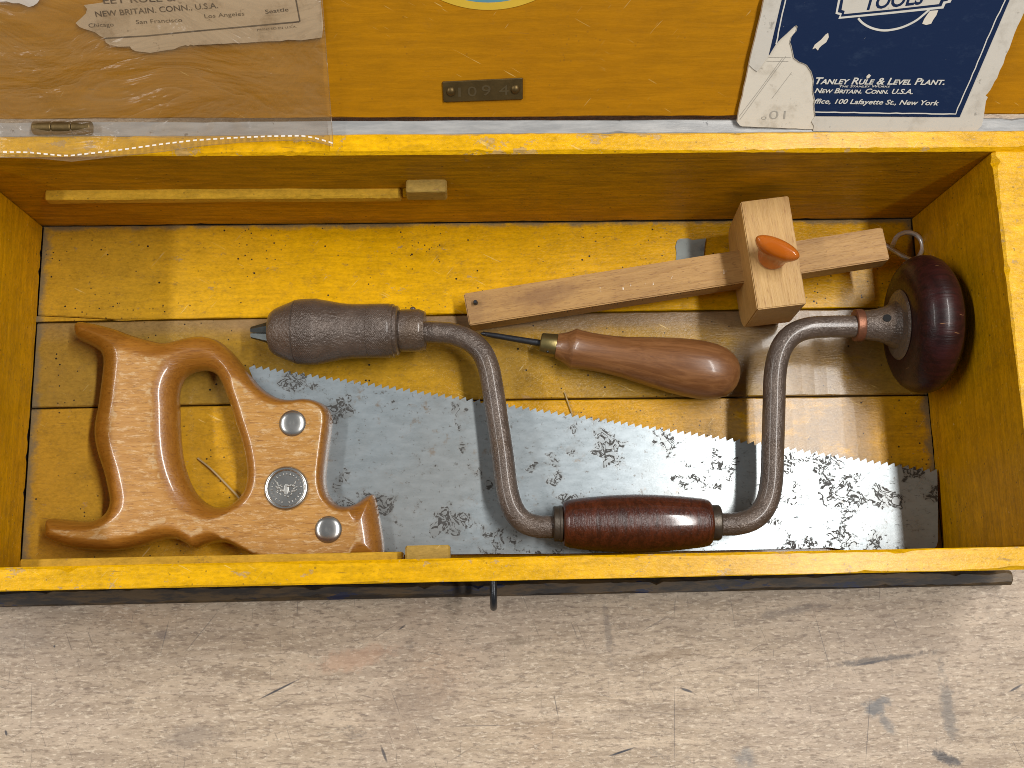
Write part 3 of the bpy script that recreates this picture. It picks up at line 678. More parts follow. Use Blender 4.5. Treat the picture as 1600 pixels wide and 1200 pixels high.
def inflate(name, loops, zc, T, rfun, h=0.00055, p=2.0):
    segs = []
    for lp in loops:
        q = np.array([(v.x, v.y) for v in catmull([at(x, y, zc) for x, y in lp], 5, True)])
        segs.append(np.hstack([q, np.roll(q, -1, axis=0)]))
    S = np.vstack(segs); A = S[:, :2]; D = S[:, 2:] - A; LL = (D ** 2).sum(1)
    mn = S[:, :2].min(0) - 2 * h; mx = S[:, :2].max(0) + 2 * h
    nx, ny = int((mx[0] - mn[0]) / h) + 1, int((mx[1] - mn[1]) / h) + 1
    gx, gy = np.meshgrid(mn[0] + h * np.arange(nx), mn[1] + h * np.arange(ny)); P = np.stack([gx.ravel(), gy.ravel()], 1)
    d = np.empty(len(P)); near = np.empty_like(P); ins = np.zeros(len(P), bool)
    for s in range(0, len(P), 6000):
        q = P[s:s + 6000]; r = q[:, None, :] - A[None]
        t = np.clip((r * D[None]).sum(2) / LL[None], 0, 1); c = A[None] + t[..., None] * D[None]
        dd = ((q[:, None, :] - c) ** 2).sum(2); i = dd.argmin(1)
        d[s:s + 6000] = np.sqrt(dd[np.arange(len(q)), i]); near[s:s + 6000] = c[np.arange(len(q)), i]
        y = q[:, 1][:, None]; y0 = A[None, :, 1]; y1 = (A + D)[None, :, 1]
        cr = ((y0 > y) != (y1 > y)); xi = A[None, :, 0] + (y - y0) / np.where(y1 == y0, 1e-12, y1 - y0) * D[None, :, 0]
        ins[s:s + 6000] = ((cr & (q[:, 0][:, None] < xi)).sum(1) % 2) == 1
    d = np.where(ins, d, -d)
    idx = np.arange(nx * ny).reshape(ny, nx)
    a, b, c, e = idx[:-1, :-1].ravel(), idx[:-1, 1:].ravel(), idx[1:, 1:].ravel(), idx[1:, :-1].ravel()
    tri = np.vstack([np.stack([a, b, c], 1), np.stack([a, c, e], 1)])
    tri = tri[(d[tri] > -0.35 * h).all(1)]
    ed = np.sort(np.vstack([tri[:, [0, 1]], tri[:, [1, 2]], tri[:, [2, 0]]]), 1)
    u, cnt = np.unique(ed, axis=0, return_counts=True)
    bd = np.unique(u[cnt == 1]); P[bd] = near[bd]; d[bd] = 0
    neg = (d < 0); P[neg] = near[neg]; d[neg] = np.where(d[neg] > -h, 0, d[neg])
    used = np.unique(tri); rm = -np.ones(len(P), int); rm[used] = np.arange(len(used)); tri = rm[tri]
    P, d = P[used], d[used]
    r = rfun(P); q = np.clip(d / r, 0, 1); z = T * (1 - (1 - q) ** p) ** (1 / p)
    n = len(P); isb = d <= 1e-9
    top = np.hstack([P, (zc + z)[:, None]]); low = np.hstack([P, (zc - z)[:, None]])
    li = np.arange(n) + n; li[isb] = np.arange(n)[isb]
    V = np.vstack([top, low]); F = np.vstack([tri, li[tri][:, ::-1]])
    keep = np.ones(2 * n, bool); keep[n:][isb] = False; rm = np.cumsum(keep) - 1
    V = V[keep]; F = rm[F]; jx, jy = P[:, 0] * 1000, P[:, 1] * 1000
    nz = np.sin(jx * .31 + 1.3 * np.sin(jy * .23)) + np.sin(jy * .37 + 1.7 * np.sin(jx * .29 + 1)) + .6 * np.sin(jx * .9 + jy * .7) + .6 * np.sin(jy * 1.1 - jx * .8)
    wear = np.exp(-((d - r * (0.86 + 0.07 * nz)) / (0.0009 + 0.0004 * np.abs(nz))) ** 2) * np.clip(0.75 + 0.3 * nz, 0.15, 1); fl = np.clip((d - 0.7 * r) / (0.3 * r), 0, 1)
    wv = np.concatenate([wear, wear])[keep]; fv = np.concatenate([fl, fl])[keep]
    return V, F, wv, fv
def sst(x, a, b): t = np.clip((x - a) / (b - a), 0, 1); return t * t * (3 - 2 * t)
_x = lambda px: at(px, 700, ZH).x
_y = lambda py: at(300, py, ZH).y
def rfun(P):
    x, y = P[:, 0], P[:, 1]
    r = np.full(len(P), 0.0118)
    r -= 0.0055 * sst(-y, -_y(790), -_y(835))
    r -= 0.0050 * sst(x, _x(335), _x(375)) * sst(-y, -_y(560), -_y(615))
    r = r + (0.0042 - r) * sst(x, _x(420), _x(470))
    r = r + (0.0115 - r) * sst(x, _x(548), _x(562)) * sst(-y, -_y(740), -_y(772))
    return np.clip(r, 0.003, 0.012)
V, F, wv, fv = inflate('handle', [outer, hole], ZH, 0.0118, rfun, p=2.1)
V = V - np.array(SW)
me = bpy.data.meshes.new('handle'); me.from_pydata(V.tolist(), [], F.tolist()); me.update()
for nm, dat in (('wear', wv), ('flat', fv)):
    at_ = me.attributes.new(nm, 'FLOAT', 'POINT'); at_.data.foreach_set('value', dat.astype(np.float32))
me.polygons.foreach_set('use_smooth', [True] * len(me.polygons))
bm = bmesh.new(); bm.from_mesh(me); bmesh.ops.recalc_face_normals(bm, faces=bm.faces[:]); bm.to_mesh(me); bm.free()
obj('handle', me, M['saw_wood'], saw)
# blade
def zb(px): return np.interp(px, [380, 1470], [0.0122, 0.0052])
tp = []
n_t = 98; xa, ya, xb, yb = 389, 575, 1464, 740
for i in range(n_t):
    f0 = i / n_t; f1 = (i + 0.86) / n_t; R = random.uniform(-.6, .6)
    for f_, up in ((f0, 1 + R * .3), (f1, 7.2 + R), (f1 + 0.02 / n_t, 6.6 + R)):
        x = xa + (xb - xa) * f_; tp.append((x, ya + (yb - ya) * f_ - up + 1))
tp.append((xb, yb))
bl = tp + [(1465, 800), (1465, 845), (1463, 853), (1457, 859), (1445, 861)]
bl = [at(x, y, zb(x)) for x, y in bl]
br_ = bl[-1]
bl += [Vector((br_.x - 0.006, br_.y - 0.006, br_.z)), Vector((at(1300, 870, .005).x, 0.0030, zb(1300))), Vector((at(900, 870, .008).x, 0.0028, zb(900))), Vector((at(540, 870, .01).x, 0.0042, zb(540)))]
bl += [at(470, 850, zb(470)), at(420, 650, zb(420))]
bl = [p - SW for p in bl]
bm = bmesh.new(); me = slab('blade', [p + Vector((0, 0, .00045)) for p in bl], 0.0009, (0, 0, 1)); obj('blade', me, M['blade'], saw); bm.free()
# saw nuts and medallion
ztop = ZH + 0.0118
def disc(name, px, py, prof, mat, z=ztop):
    c = at(px, py, z) - SW
    me = lathe(name, prof, 44); me.transform(Matrix.Translation(c) @ Matrix.Rotation(-math.pi / 2, 4, 'Y'))
    return obj(name, me, mat, saw, 40)
nutp = [(-0.001, 0.0064), (0.0003, 0.0064), (0.0009, 0.0058), (0.0013, 0.0040), (0.0015, 0.0018), (0.00140, 0.0009), (0.00138, 0.0001)]
n1 = disc('saw_nut', 457, 661.5, nutp, M['nickel']); n2 = disc('saw_nut', 513, 827.5, nutp, M['nickel'])
md = disc('medallion', 447.5, 763, [(-0.001, 0.0106), (0.0004, 0.0106), (0.0011, 0.0102), (0.00145, 0.0096), (0.0014, 0.0090), (0.0010, 0.0085), (0.0005, 0.0083), (0.0006, 0.0001)], M['nickel'])
mc = at(447.5, 763, ztop) - SW + Vector((0, 0, 0.0006))
bm = bmesh.new()
for i in range(26):
    a = 2 * math.pi * i / 26 + 0.1
    if 1.45 * math.pi < a < 1.56 * math.pi: continue
    m = Matrix.Translation(mc + Vector((math.cos(a), math.sin(a), 0)) * 0.0068) @ Matrix.Rotation(a, 4, 'Z') @ Matrix.Diagonal((0.0008, 0.00026 + .0002 * random.random(), 0.00022, 1))
    bmesh.ops.create_icosphere(bm, subdivisions=1, radius=1, matrix=m)
for i in range(46):
    s = random.choice((-1, 1)); t = random.random(); p = mc + Vector((s * (0.0006 + 0.0044 * t), 0.0016 + 0.0018 * t - 0.0062 * random.random() * (1 - 0.25 * t), 0))
    m = Matrix.Translation(p) @ Matrix.Rotation(s * (0.9 + random.uniform(-.4, .4)), 4, 'Z') @ Matrix.Diagonal((0.0009, 0.00035, 0.00032, 1))
    bmesh.ops.create_icosphere(bm, subdivisions=1, radius=1, matrix=m)
bmesh.ops.create_uvsphere(bm, u_segments=16, v_segments=10, radius=1, matrix=Matrix.Translation(mc - Vector((0, 0.0005, 0))) @ Matrix.Diagonal((0.0012, 0.0026, 0.00012, 1)))
obj('relief', bm_mesh(bm, 'relief'), M['nickel_dull'], md, 60)

# ------------------------------------------------------------------ hand brace
A = at(480, 518.5, 0.0167); B = at(1404, 507.5, 0.0335)
BM = axis_frame(A, B); BI = BM.inverted()
brace = thing('hand_brace', 'browned steel hand brace with dark red wooden knob and grip lying across the saw', 'hand brace', mat=BM)
_t = np.linspace(-0.06, 0.42, 400); _px = [proj(A + (B - A).normalized() * t)[0] for t in _t]
def ax(px): return float(np.interp(px, _px, _t))
def rp(px, r): return r * mpp(A + (B - A).normalized() * ax(px))
def bl_lathe(name, prof, mat, n=64, smooth=30, parent=None):
    return obj(name, lathe(name, [(ax(x), rp(x, r)) for x, r in prof], n), mat, parent or brace, smooth)
M['chuck'] = brace_metal('chuck_browned_steel', [(ax(467), ax(496)), (ax(576), ax(610))])
shell = bl_lathe('chuck_shell', [(423, 12), (422.5, 27), (424, 31), (430, 36), (437, 39.5), (463, 50), (464, 49), (466, 50.6), (480, 51.7), (496, 51.7), (497.5, 51), (507, 49.5), (520, 47), (535, 44), (552, 42.6), (575, 42.3), (576, 41.6), (577.5, 42.6), (609, 42.6), (611, 41.5), (613, 42.2), (616, 42), (617, 39.5), (622, 39), (624, 36)], M['chuck'])
bl_lathe('collar', [(624, 36), (624.5, 32), (628, 33.5), (655, 33.5), (660, 31.5), (664.5, 29.5), (665, 14)], M['brace'])
for s in (1, -1):
    xs = ax(393), ax(425); w0, w1 = rp(393, 9), rp(425, 18)
    bm = bmesh.new(); vs = []
    for (x, w_) in ((xs[0], w0), (xs[1], w1)):
        for (y, z) in ((0.00025 * s, -w_ * .75), (w_ * .7 * s, -w_ * .8), (w_ * s, -w_ * .3), (w_ * s, w_ * .3), (w_ * .7 * s, w_ * .8), (0.00025 * s, w_ * .75)):
            vs.append(bm.verts.new((x, y, z)))
    for j in range(6): bm.faces.new((vs[j], vs[(j + 1) % 6], vs[6 + (j + 1) % 6], vs[6 + j]))
    bm.faces.new(vs[:6][::-1]); bm.faces.new(vs[6:])
    me = bm_mesh(bm, 'jaw'); me.transform(Matrix.Rotation(0.35, 4, 'X')); obj('jaw', me, M['jaw'], brace)
bm = bmesh.new(); bmesh.ops.create_uvsphere(bm, u_segments=14, v_segments=8, radius=0.0016, matrix=Matrix.Translation((ax(645), rp(645, 33), 0.001)))
obj('pawl_pin', bm_mesh(bm, 'pawl_pin'), M['brace'], brace, 60)
path = [(650, 518.7, .0190), (685, 519.5, .0192), (708, 522, .0194), (733, 532, .0198), (752, 549, .0202), (763, 573, .0206), (769.5, 605, .0210), (778.5, 663, .0222), (785.5, 710, .0236), (790.5, 752, .0246), (796, 780, .0252), (805, 801, .0256), (819, 815.5, .0258), (838, 822, .026), (862, 823, .026), (990, 821, .0265), (1125, 819.5, .027), (1150, 818.5, .0272), (1173, 812.5, .0275), (1190, 799, .0278), (1201, 777, .0282), (1206, 745, .029), (1207.5, 700, .030), (1209.5, 630, .0316), (1210.5, 592, .0322), (1214.5, 563, .0326), (1223, 540, .033), (1238, 523, .0333), (1260, 513.5, .0335), (1290, 510.5, .0335), (1345, 510, .0335)]
wp = [BI @ at(x, y, z) for x, y, z in path]
wp[0] = BI @ at(650, 518.7, .0194)
obj('crank', tube('crank', catmull(wp, 6), 0.00545, 24), M['brace'], brace, 60)
bl_lathe('washer', [(1334, 15), (1334, 23), (1335.5, 25), (1345, 25.5), (1347.5, 24.5), (1347.5, 15)], M['copper'])
bl_lathe('head_socket', [(1347.5, 16), (1347.6, 22.5), (1352, 23), (1368, 25), (1382, 29), (1392, 34.5), (1398, 37.5), (1401, 52), (1404, 55), (1406, 54), (1406, 20)], M['brace'])
oh = lathe('oil_hole_shade', [(0, 0.0019), (0.0004, 0.0019)], 20);  # black disc on the surface, painting the shade inside the oil hole
hp = Vector((ax(1377), rp(1377, 27.8) * -0.04, rp(1377, 27.8)))
oh.transform(Matrix.Translation((ax(1377.5), 0.0013, rp(1377, 27.8) - 0.00025)) @ Matrix.Rotation(-0.13, 4, 'X') @ Matrix.Rotation(-0.2, 4, 'Y') @ Matrix.Rotation(-math.pi / 2, 4, 'Y')); obj('oil_hole_shade', oh, M['black'], brace)
bl_lathe('knob', [(1406, 12), (1405, 56), (1404.5, 60), (1405, 74), (1407, 84), (1411, 92), (1418, 100), (1427, 105.5), (1437, 108), (1448, 107.5), (1459, 103), (1468, 95), (1476, 83), (1481, 68), (1483, 50), (1484, 25), (1484, 1)], M['knob_wood'], 72, 60)
# grip on the crank throw
GA = at(866, 818.5, 0.0262); GB = at(1124, 816.5, 0.0270); GM = BI @ axis_frame(GA, GB)
_tg = np.linspace(-0.01, 0.1, 200); _pg = [proj(GA + (GB - GA).normalized() * t)[0] for t in _tg]
axg = lambda px: float(np.interp(px, _pg, _tg)); rg = mpp(GA)
def grip_part(name, prof, mat, smooth=30):
    me = lathe(name, [(axg(x), r * rg) for x, r in prof], 56); me.transform(GM); return obj(name, me, mat, brace, smooth)
grip_part('grip', [(879, 20), (879.5, 31), (882, 34.5), (890, 37.5), (910, 40.3), (940, 43), (968, 44.6), (994, 45.2), (1020, 44.6), (1048, 43), (1078, 40.3), (1098, 38), (1106, 36.2), (1109.5, 33), (1110, 20)], M['grip_wood'], 45)
grip_part('ferrule', [(864.5, 18), (864.5, 26), (866, 27.5), (873, 27.5), (874, 28.5), (878, 28.5), (878.9, 27)], M['ferrule_steel'])
grip_part('ferrule', [(1110.5, 27), (1111, 28), (1122, 28), (1124.5, 26.5), (1124.5, 18)], M['ferrule_steel'])

# ------------------------------------------------------------------ awl
A2 = at(897, 545, 0.0105); B2 = at(1090, 577, 0.0146)
AM = axis_frame(A2, B2); awl = thing('awl', 'awl with turned reddish brown handle and brass ferrule lying in the crank of the brace', 'awl', mat=AM)
_ta = np.linspace(-0.08, 0.12, 300); _pa = [proj(A2 + (B2 - A2).normalized() * t)[0] for t in _ta]
axa = lambda px: float(np.interp(px, _pa, _ta)); ra = mpp(A2)
def awl_part(name, prof, mat, smooth=30): return obj(name, lathe(name, [(axa(x), r * ra) for x, r in prof], 56), mat, awl, smooth)
awl_part('handle', [(870, 12), (870, 19.5), (876, 21.5), (884, 24.5), (891, 28.5), (895, 31.3), (897, 32), (898.5, 31.4), (905, 30.4), (918, 29.6), (935, 29.4), (955, 30.2), (975, 32), (1000, 35.8), (1025, 39.6), (1050, 43), (1075, 45), (1095, 45.3), (1113, 43.6), (1128, 39.5), (1140, 33), (1148, 25.5), (1153, 16.5), (1155.3, 7), (1155.6, 0.3)], M['awl_wood'])
awl_part('ferrule', [(844.5, 8), (844.5, 15), (846, 16.4), (868.5, 18.6), (870, 18)], M['brass'])
awl_part('shaft', [(751, 1.0), (755, 3.2), (770, 4.3), (845, 5.4)], M['dark_steel'])
bm = bmesh.new(); bmesh.ops.create_uvsphere(bm, u_segments=12, v_segments=8, radius=0.0007, matrix=Matrix.Translation((axa(858), -0.0045, 0.0034)))
obj('ferrule_pin', bm_mesh(bm, 'ferrule_pin'), M['dark_steel'], awl, 60)

# ------------------------------------------------------------------ marking gauge
zl, zr = 0.0150, 0.0355
a = (at(724, 457, zl) + at(733, 510, zl)) / 2; b = (at(1379, 354, zr) + at(1390.5, 406, zr)) / 2
GMx = axis_frame(a, b); gauge = thing('marking_gauge', 'plain beech marking gauge with square head and amber plastic thumb screw', 'marking gauge', mat=GMx); GIx = GMx.inverted()
stem_len = (b - a).length
def lbox(name, x0, x1, y0, y1, z0, z1, bev, seg=2):
    bm = bmesh.new(); bmesh.ops.create_cube(bm, size=1, matrix=Matrix.Translation(((x0 + x1) / 2, (y0 + y1) / 2, (z0 + z1) / 2)) @ Matrix.Diagonal((x1 - x0, y1 - y0, z1 - z0, 1)))
    bmesh.ops.bevel(bm, geom=bm.edges[:], offset=bev, segments=seg, affect='EDGES'); return bm_mesh(bm, name)
SWd = 0.0085
me = lbox('stem', 0, stem_len, -SWd, SWd, -0.0135, 0, 0.0006)
for v in me.vertices:                # slightly uneven, end cut a little askew
    v.co.x += v.co.y * -0.04 * (1 if v.co.x < 0.05 else 0.2)
obj('stem', me, M['beech'], gauge)
hc = GIx @ at(1208, 394, 0.0505)
hz1 = hc.z; hz0 = hz1 - 0.0475; hw = 0.0272; ht = 0.0117
prof = [(-hw, hz1), (hw, hz1)]
rr = 0.011
for k in range(7):
    t = k / 6 * math.pi / 2; prof.append((hw - rr + rr * math.cos(t), hz0 + rr - rr * math.sin(t)))
for k in range(7):
    t = math.pi / 2 + k / 6 * math.pi / 2; prof.append((-hw + rr + rr * math.cos(t), hz0 + rr - rr * math.sin(t)))
bm = bmesh.new(); ya_, yb_ = hc.x - ht, hc.x + ht
va = [bm.verts.new((ya_, y, z)) for y, z in prof]; vb = [bm.verts.new((yb_, y, z)) for y, z in prof]
bm.faces.new(va); bm.faces.new(vb[::-1])
for i in range(len(prof)): bm.faces.new((va[i], vb[i], vb[(i + 1) % len(prof)], va[(i + 1) % len(prof)]))
bmesh.ops.recalc_face_normals(bm, faces=bm.faces[:])
bmesh.ops.bevel(bm, geom=[e for e in bm.edges if e.calc_face_angle(0) > 0.8], offset=0.0005, segments=2, affect='EDGES')
me = bm_mesh(bm, 'head'); me.transform(Matrix.Translation((hc.x, hc.y, 0)) @ Matrix.Rotation(-0.035, 4, 'Z') @ Matrix.Translation((-hc.x, 0, 0)))
obj('head', me, M['beech_head'], gauge, 40)
# thumb screw
tb = GIx @ at(1206.5, 400, 0.0505)
tb.z = hz1
ang = math.atan2((at(1252, 395, .06) - at(1184, 362, .06)).y, (at(1252, 395, .06) - at(1184, 362, .06)).x) - math.atan2((b - a).y, (b - a).x)
V, F = [], []; n = 32
secs = [(0.0, .0068, .0068), (0.0016, .0071, .0071), (0.0028, .0067, .0067), (0.0042, .0066, .0060), (0.0065, .0078, .0054), (0.0090, .0093, .0050), (0.0112, .0105, .0049), (0.0128, .0110, .0047), (0.0140, .0110, .0042), (0.0150, .0105, .0034), (0.0156, .0096, .0022), (0.0158, .0080, .0008)]
for (h_, sx_, sy_) in secs:
    for j in range(n):
        t = 2 * math.pi * j / n; p = Matrix.Rotation(ang, 3, 'Z') @ Vector((sx_ * math.cos(t), sy_ * math.sin(t), 0)); V.append(tb + p + Vector((0, 0, h_)))
for i in range(len(secs) - 1):
    for j in range(n): F.append((i * n + j, i * n + (j + 1) % n, (i + 1) * n + (j + 1) % n, (i + 1) * n + j))
F.append(tuple(range(n))[::-1]); F.append(tuple((len(secs) - 1) * n + j for j in range(n)))
ts = obj('thumb_screw', pydata('thumb_screw', V, F), M['amber'], gauge, 50)
me = lathe('screw_core', [(0.0003, 0.0030), (0.0060, 0.0030), (0.0066, 0.0024)], 24); me.transform(Matrix.Translation(tb) @ Matrix.Rotation(-math.pi / 2, 4, 'Y')); obj('screw_core', me, M['black'], ts)
pp = GIx @ at(743.5, 474, zl)
me = lathe('marking_pin', [(-0.0002, 0.0012), (0.0030, 0.0011), (0.0036, 0.0008)], 14); me.transform(Matrix.Translation((pp.x, pp.y, -0.0005)) @ Matrix.Rotation(-math.pi / 2, 4, 'Y')); obj('marking_pin', me, M['dark_steel'], gauge, 40)
bm = bmesh.new()                      # printed rule on the near face of the stem
xx = 0.012; k = 0
while xx < hc.x - 0.016:
    ln_ = 0.0036 if k % 8 == 0 else (0.0026 if k % 4 == 0 else 0.0016)
    y = -SWd - 0.00008
    bm.faces.new([bm.verts.new(q) for q in ((xx, y, -0.0012), (xx + 0.00022, y, -0.0012), (xx + 0.00022, y, -0.0012 - ln_), (xx, y, -0.0012 - ln_))])
    xx += 0.0016; k += 1
gm = bm_mesh(bm, 'graduations'); gr_ = obj('graduations', gm, M['print_black'], gauge); gr_['kind'] = 'stuff'

# ------------------------------------------------------------------ screw eye by the knob
ez = 0.0105
eye = thing('screw_eye', 'small bright steel wire eye lying between gauge stem and brace knob', 'screw eye', at(1416, 385, 0))
ept = [(1372, 377, .006), (1392, 388.5, .008), (1411, 400.5, .0100), (1424, 405.5, .0105), (1435, 401, .0105), (1441.5, 388, .0105), (1438.5, 374, .0105), (1428, 365, .0105), (1414.5, 363.5, .0105), (1402.5, 369, .0112), (1396, 380, .0122), (1394.5, 384, .0127)]
obj('wire', tube('wire', catmull([at(x, y, z) - Vector(eye.location) for x, y, z in ept], 6), 0.00125, 14), M['zinc'], eye, 60)

# ------------------------------------------------------------------ scraps on the chest floor
sc_ = slab('paper_scrap', [at(x, y, 0.0006) for x, y in ((1058, 376), (1062, 373), (1075, 372.5), (1082, 375), (1090, 374), (1103, 372.5), (1101, 385), (1100, 399), (1080, 405), (1056, 410), (1057, 395), (1055.5, 385))], 0.0004, (0, 0, 1))
tag(obj('paper_scrap', sc_, M['scrap']), 'small grey blue paper remnant stuck to the chest floor behind the gauge stem', 'paper scrap')
def straw(pts, r, label):
    p = [at(*q) for q in pts]; o = obj('straw', tube('straw', catmull(p, 6), r, 6), M['straw'], None, 60)
    tag(o, label, 'straw', 'loose straws on the chest floor')
straw([(309, 716, .0012), (330, 733, .002), (352, 755, .0016), (374, 778, .0022)], 0.0005, 'thin straw lying inside the opening of the saw handle')
straw([(882, 613, .0008), (887, 627, .0012), (893, 645, .0010), (895, 650, .0012)], 0.00035, 'short thin straw beside the saw teeth below the awl handle')

# ------------------------------------------------------------------ booklet leaning on the lid
book = thing('catalogue_booklet', 'torn navy blue tool catalogue with white border leaning against the open lid', 'booklet', onlid(1340, 203, 0.003))
BK = Vector(book.location)
def bkp(name, poly, off, th, mat, parent):
    me = slab(name, [onlid(x, y, off) - BK for x, y in poly], th, E3); return obj(name, me, mat, parent)
def wob(p, q, n, a):
    out = []
    for i in range(n): t = i / n; out.append((p[0] + (q[0] - p[0]) * t + random.uniform(-a, a) * (i > 0), p[1] + (q[1] - p[1]) * t + random.uniform(-a, a) * (i > 0)))
    return out
left = wob((1196, -8), (1170.5, 101), 8, 0.5)
right_up = wob((1526, 205), (1534, 196), 2, .3) + wob((1534, 196), (1539, 178), 2, .5) + [(1540.5, 158), (1543.5, 152), (1540, 149)] + wob((1543, 146), (1558, 122), 4, .7) + wob((1558, 122), (1599, 19), 9, .8) + [(1612, -8)]
tear = [(1170.5, 101.5), (1176, 107), (1183, 112), (1192, 100), (1201, 86.6), (1211, 70), (1219, 61), (1227, 54), (1237.5, 44), (1243, 39.5), (1245.3, 42), (1243.6, 49), (1239, 54), (1236, 58), (1233.7, 66.5), (1236, 72), (1237.5, 79), (1240, 91), (1248, 97), (1255, 99.5), (1260, 102), (1267, 112), (1271, 126), (1269.5, 136), (1270, 145), (1273, 157.5), (1271.5, 166), (1272.5, 175), (1273.4, 182), (1268, 190), (1272, 197), (1270.5, 204)]
pages_poly = left + wob((1170.5, 101), (1152.5, 186), 7, 0.6) + [(1152, 191), (1156, 196)] + wob((1160, 197.5), (1268, 202), 9, .5) + wob((1268, 202), (1524, 203.5), 16, .4) + [(1530, 197), (1536, 180), (1540, 150)] + wob((1541, 146), (1596, 19), 8, .5) + [(1609, -8)]
bkp('pages', pages_poly, 0.0030, 0.0018, M['page'], book)
cov = bkp('cover', left + tear + wob((1272, 205), (1526, 205.5), 22, 0.9) + right_up, 0.0034, 0.0003, M['cover'], book)
t2 = [(x + 1.2, y - 0.6) for x, y in tear[4:29]]
navy_poly = [(1223.5, -8), (1201.5, 86)] + t2 + [(1273, 180.5), (1499.5, 183), (1581, -8)]
bkp('navy_panel', navy_poly, 0.0036, 0.0002, M['navy'], cov)
o1 = 0.00375
def bl_(pts, wpx, jog=True):
    q = []
    for (p0, p1) in zip(pts[:-1], pts[1:]):
        n = max(2, int(math.hypot(p1[0] - p0[0], p1[1] - p0[1]) / 9))
        for i in range(n):
            t = i / n; q.append((p0[0] + (p1[0] - p0[0]) * t + (random.uniform(-.5, .5)), p0[1] + (p1[1] - p0[1]) * t + random.uniform(-.4, .4)))
    q.append(pts[-1]); return strip([onlid(x, y, o1) - BK for x, y in q], wpx * 0.000285)
for pts_, w_ in (([(1229, -8), (1212.5, 69)], 2.0), ([(1274, 175), (1335, 176), (1400, 177), (1493, 178.2), (1524, 106), (1550, 44), (1574, -8)], 1.9)):
    obj('border_line', pydata('border_line', *bl_(pts_, w_)), M['print_white'], cov)
# banner with the word TOOLS and the round line beneath it
ban = [(1311, -8), (1305.5, 21.5), (1312.5, 23.5), (1310, 29.5), (1394, 21.5), (1474, 13.2), (1477.5, 5.5), (1485, 4), (1491, -8)]
ban2 = [(1315, -8), (1309, 19), (1315.5, 20.5), (1314, 26), (1394, 18), (1471, 9.8), (1474, 2.5), (1481, 1), (1486, -8)]
ban3 = [(1319, -8), (1315, 15.5), (1320, 17), (1318.5, 22), (1394, 14.6), (1467, 6.4), (1470, -0.5), (1477, -2), (1480, -8)]
bkp('banner', ban, 0.00372, 0.0001, M['print_white'], cov); bkp('banner_line', ban2, 0.00378, 0.0001, M['navy'], cov); bkp('banner_field', ban3, 0.00384, 0.0001, M['cover'], cov)
V, F = strip([p - BK for p in catmull([onlid(x, y, o1) for x, y in ((1341, 28.5), (1348, 36), (1360, 43), (1375, 47), (1390, 47), (1410, 42.5), (1430, 33), (1443, 23), (1452, 15))], 5)], 3.2 * 0.000285)
obj('round_line', pydata('round_line', V, F), M['print_white'], cov)
for poly in ([(1283, 62), (1290, 54), (1294, 51.5), (1295, 58), (1291, 66), (1284, 71), (1280, 75), (1278, 79), (1274, 75), (1269.5, 77), (1273, 70)], [(1453, 17), (1466, 16), (1463, 24), (1458, 31), (1455, 37), (1447, 39), (1441, 37), (1444, 30), (1448, 24)], [(1354, 119), (1358, 115.5), (1361, 118), (1358, 122), (1354, 123)]):
    bkp('scuff', poly, 0.00382, 0.0001, M['page'], cov)
def shift(o, par): o.data.transform(Matrix.Translation(-BK)); o.parent = par
o = lid_text([('TOOLS', 1351, 15.5, 1444, 22, False, 0.025, 5.5)], 0.0039, 'title_lettering', M['navy'], None, 0.22); shift(o, cov)
o = lid_text([('Tanley Rule & Level Plant.', 1273.5, 131.2, 1475.5, 10.6, True, 0.022, 132.5), ('The Stanley Works', 1311, 136.4, 1390.5, 3.7, True, 0.012, 136.6),
              ('New Britain. Conn. U.S.A.', 1272.5, 145.2, 1426, 7.8, True, 0.022, 146.8), ('ffice, 100 Lafayette St., New York', 1272, 161.5, 1466.5, 7.6, False, 0.018, 164.5)], 0.00385, 'lettering', M['print_white'], None, 0.25); shift(o, cov)
pgo = [c for c in book.children if c.name.startswith('pages')][0]
o = lid_text([('10°', 1189, 187, 1226, 14, False, -0.01, 187, True)], 0.00312, 'page_lettering', M['print_grey'], None, 0.0); shift(o, pgo)
V, F = merge([strip([onlid(x, y, 0.0031) - BK for x, y in l], wd * 0.000285) for l, wd in (([(1228, 88), (1156, 187)], .8), ([(1223, 90), (1190, 136), (1155, 182)], .8), ([(1237, 113), (1206, 154)], .7), ([(1201, 89.5), (1236, 90)], .6), ([(1198, 95.5), (1232, 96)], .6))])
obj('page_line', pydata('page_line', V, F), M['print_grey'], pgo)

# ------------------------------------------------------------------ torn label and plastic film at the left
lab = thing('paper_label', 'torn brown paper label with printed city names inside the clear plastic sleeve', 'label', onlid(320, 60, 0.001))
LB = Vector(lab.location)
lp = [(166, -8), (161, 4), (146, 6), (131, 8), (136, 14), (134, 21), (127, 28), (118, 36), (124, 42), (131, 45), (148, 50), (156, 56), (164, 60), (165, 66), (171, 70), (185, 73), (203, 72.5), (206, 77), (212, 80), (235, 82.5), (250, 80), (262, 78), (272, 77), (280, 73), (290, 70.5), (294, 72), (298, 69.5), (302, 71)] + wob((310, 70), (448, 63.5), 14, .5) + [(450, 62), (470, 63), (503, 58.5), (505, 40), (503, 20), (500, -8)]
shp = slab('sheet', [onlid(x, y, 0.0016) - LB for x, y in lp], 0.0003, E3); sheet = obj('sheet', shp, M['label_paper'], lab)
V, F = strip([onlid(x, y, 0.00172) - LB for x, y in [(163, 60), (230, 56), (296, 49.5), (380, 42), (467, 34), (468.5, 33), (468, 30), (461, -8)]], 2.0 * 0.00029)
obj('border_line', pydata('border_line', V, F), M['print_black'], sheet)
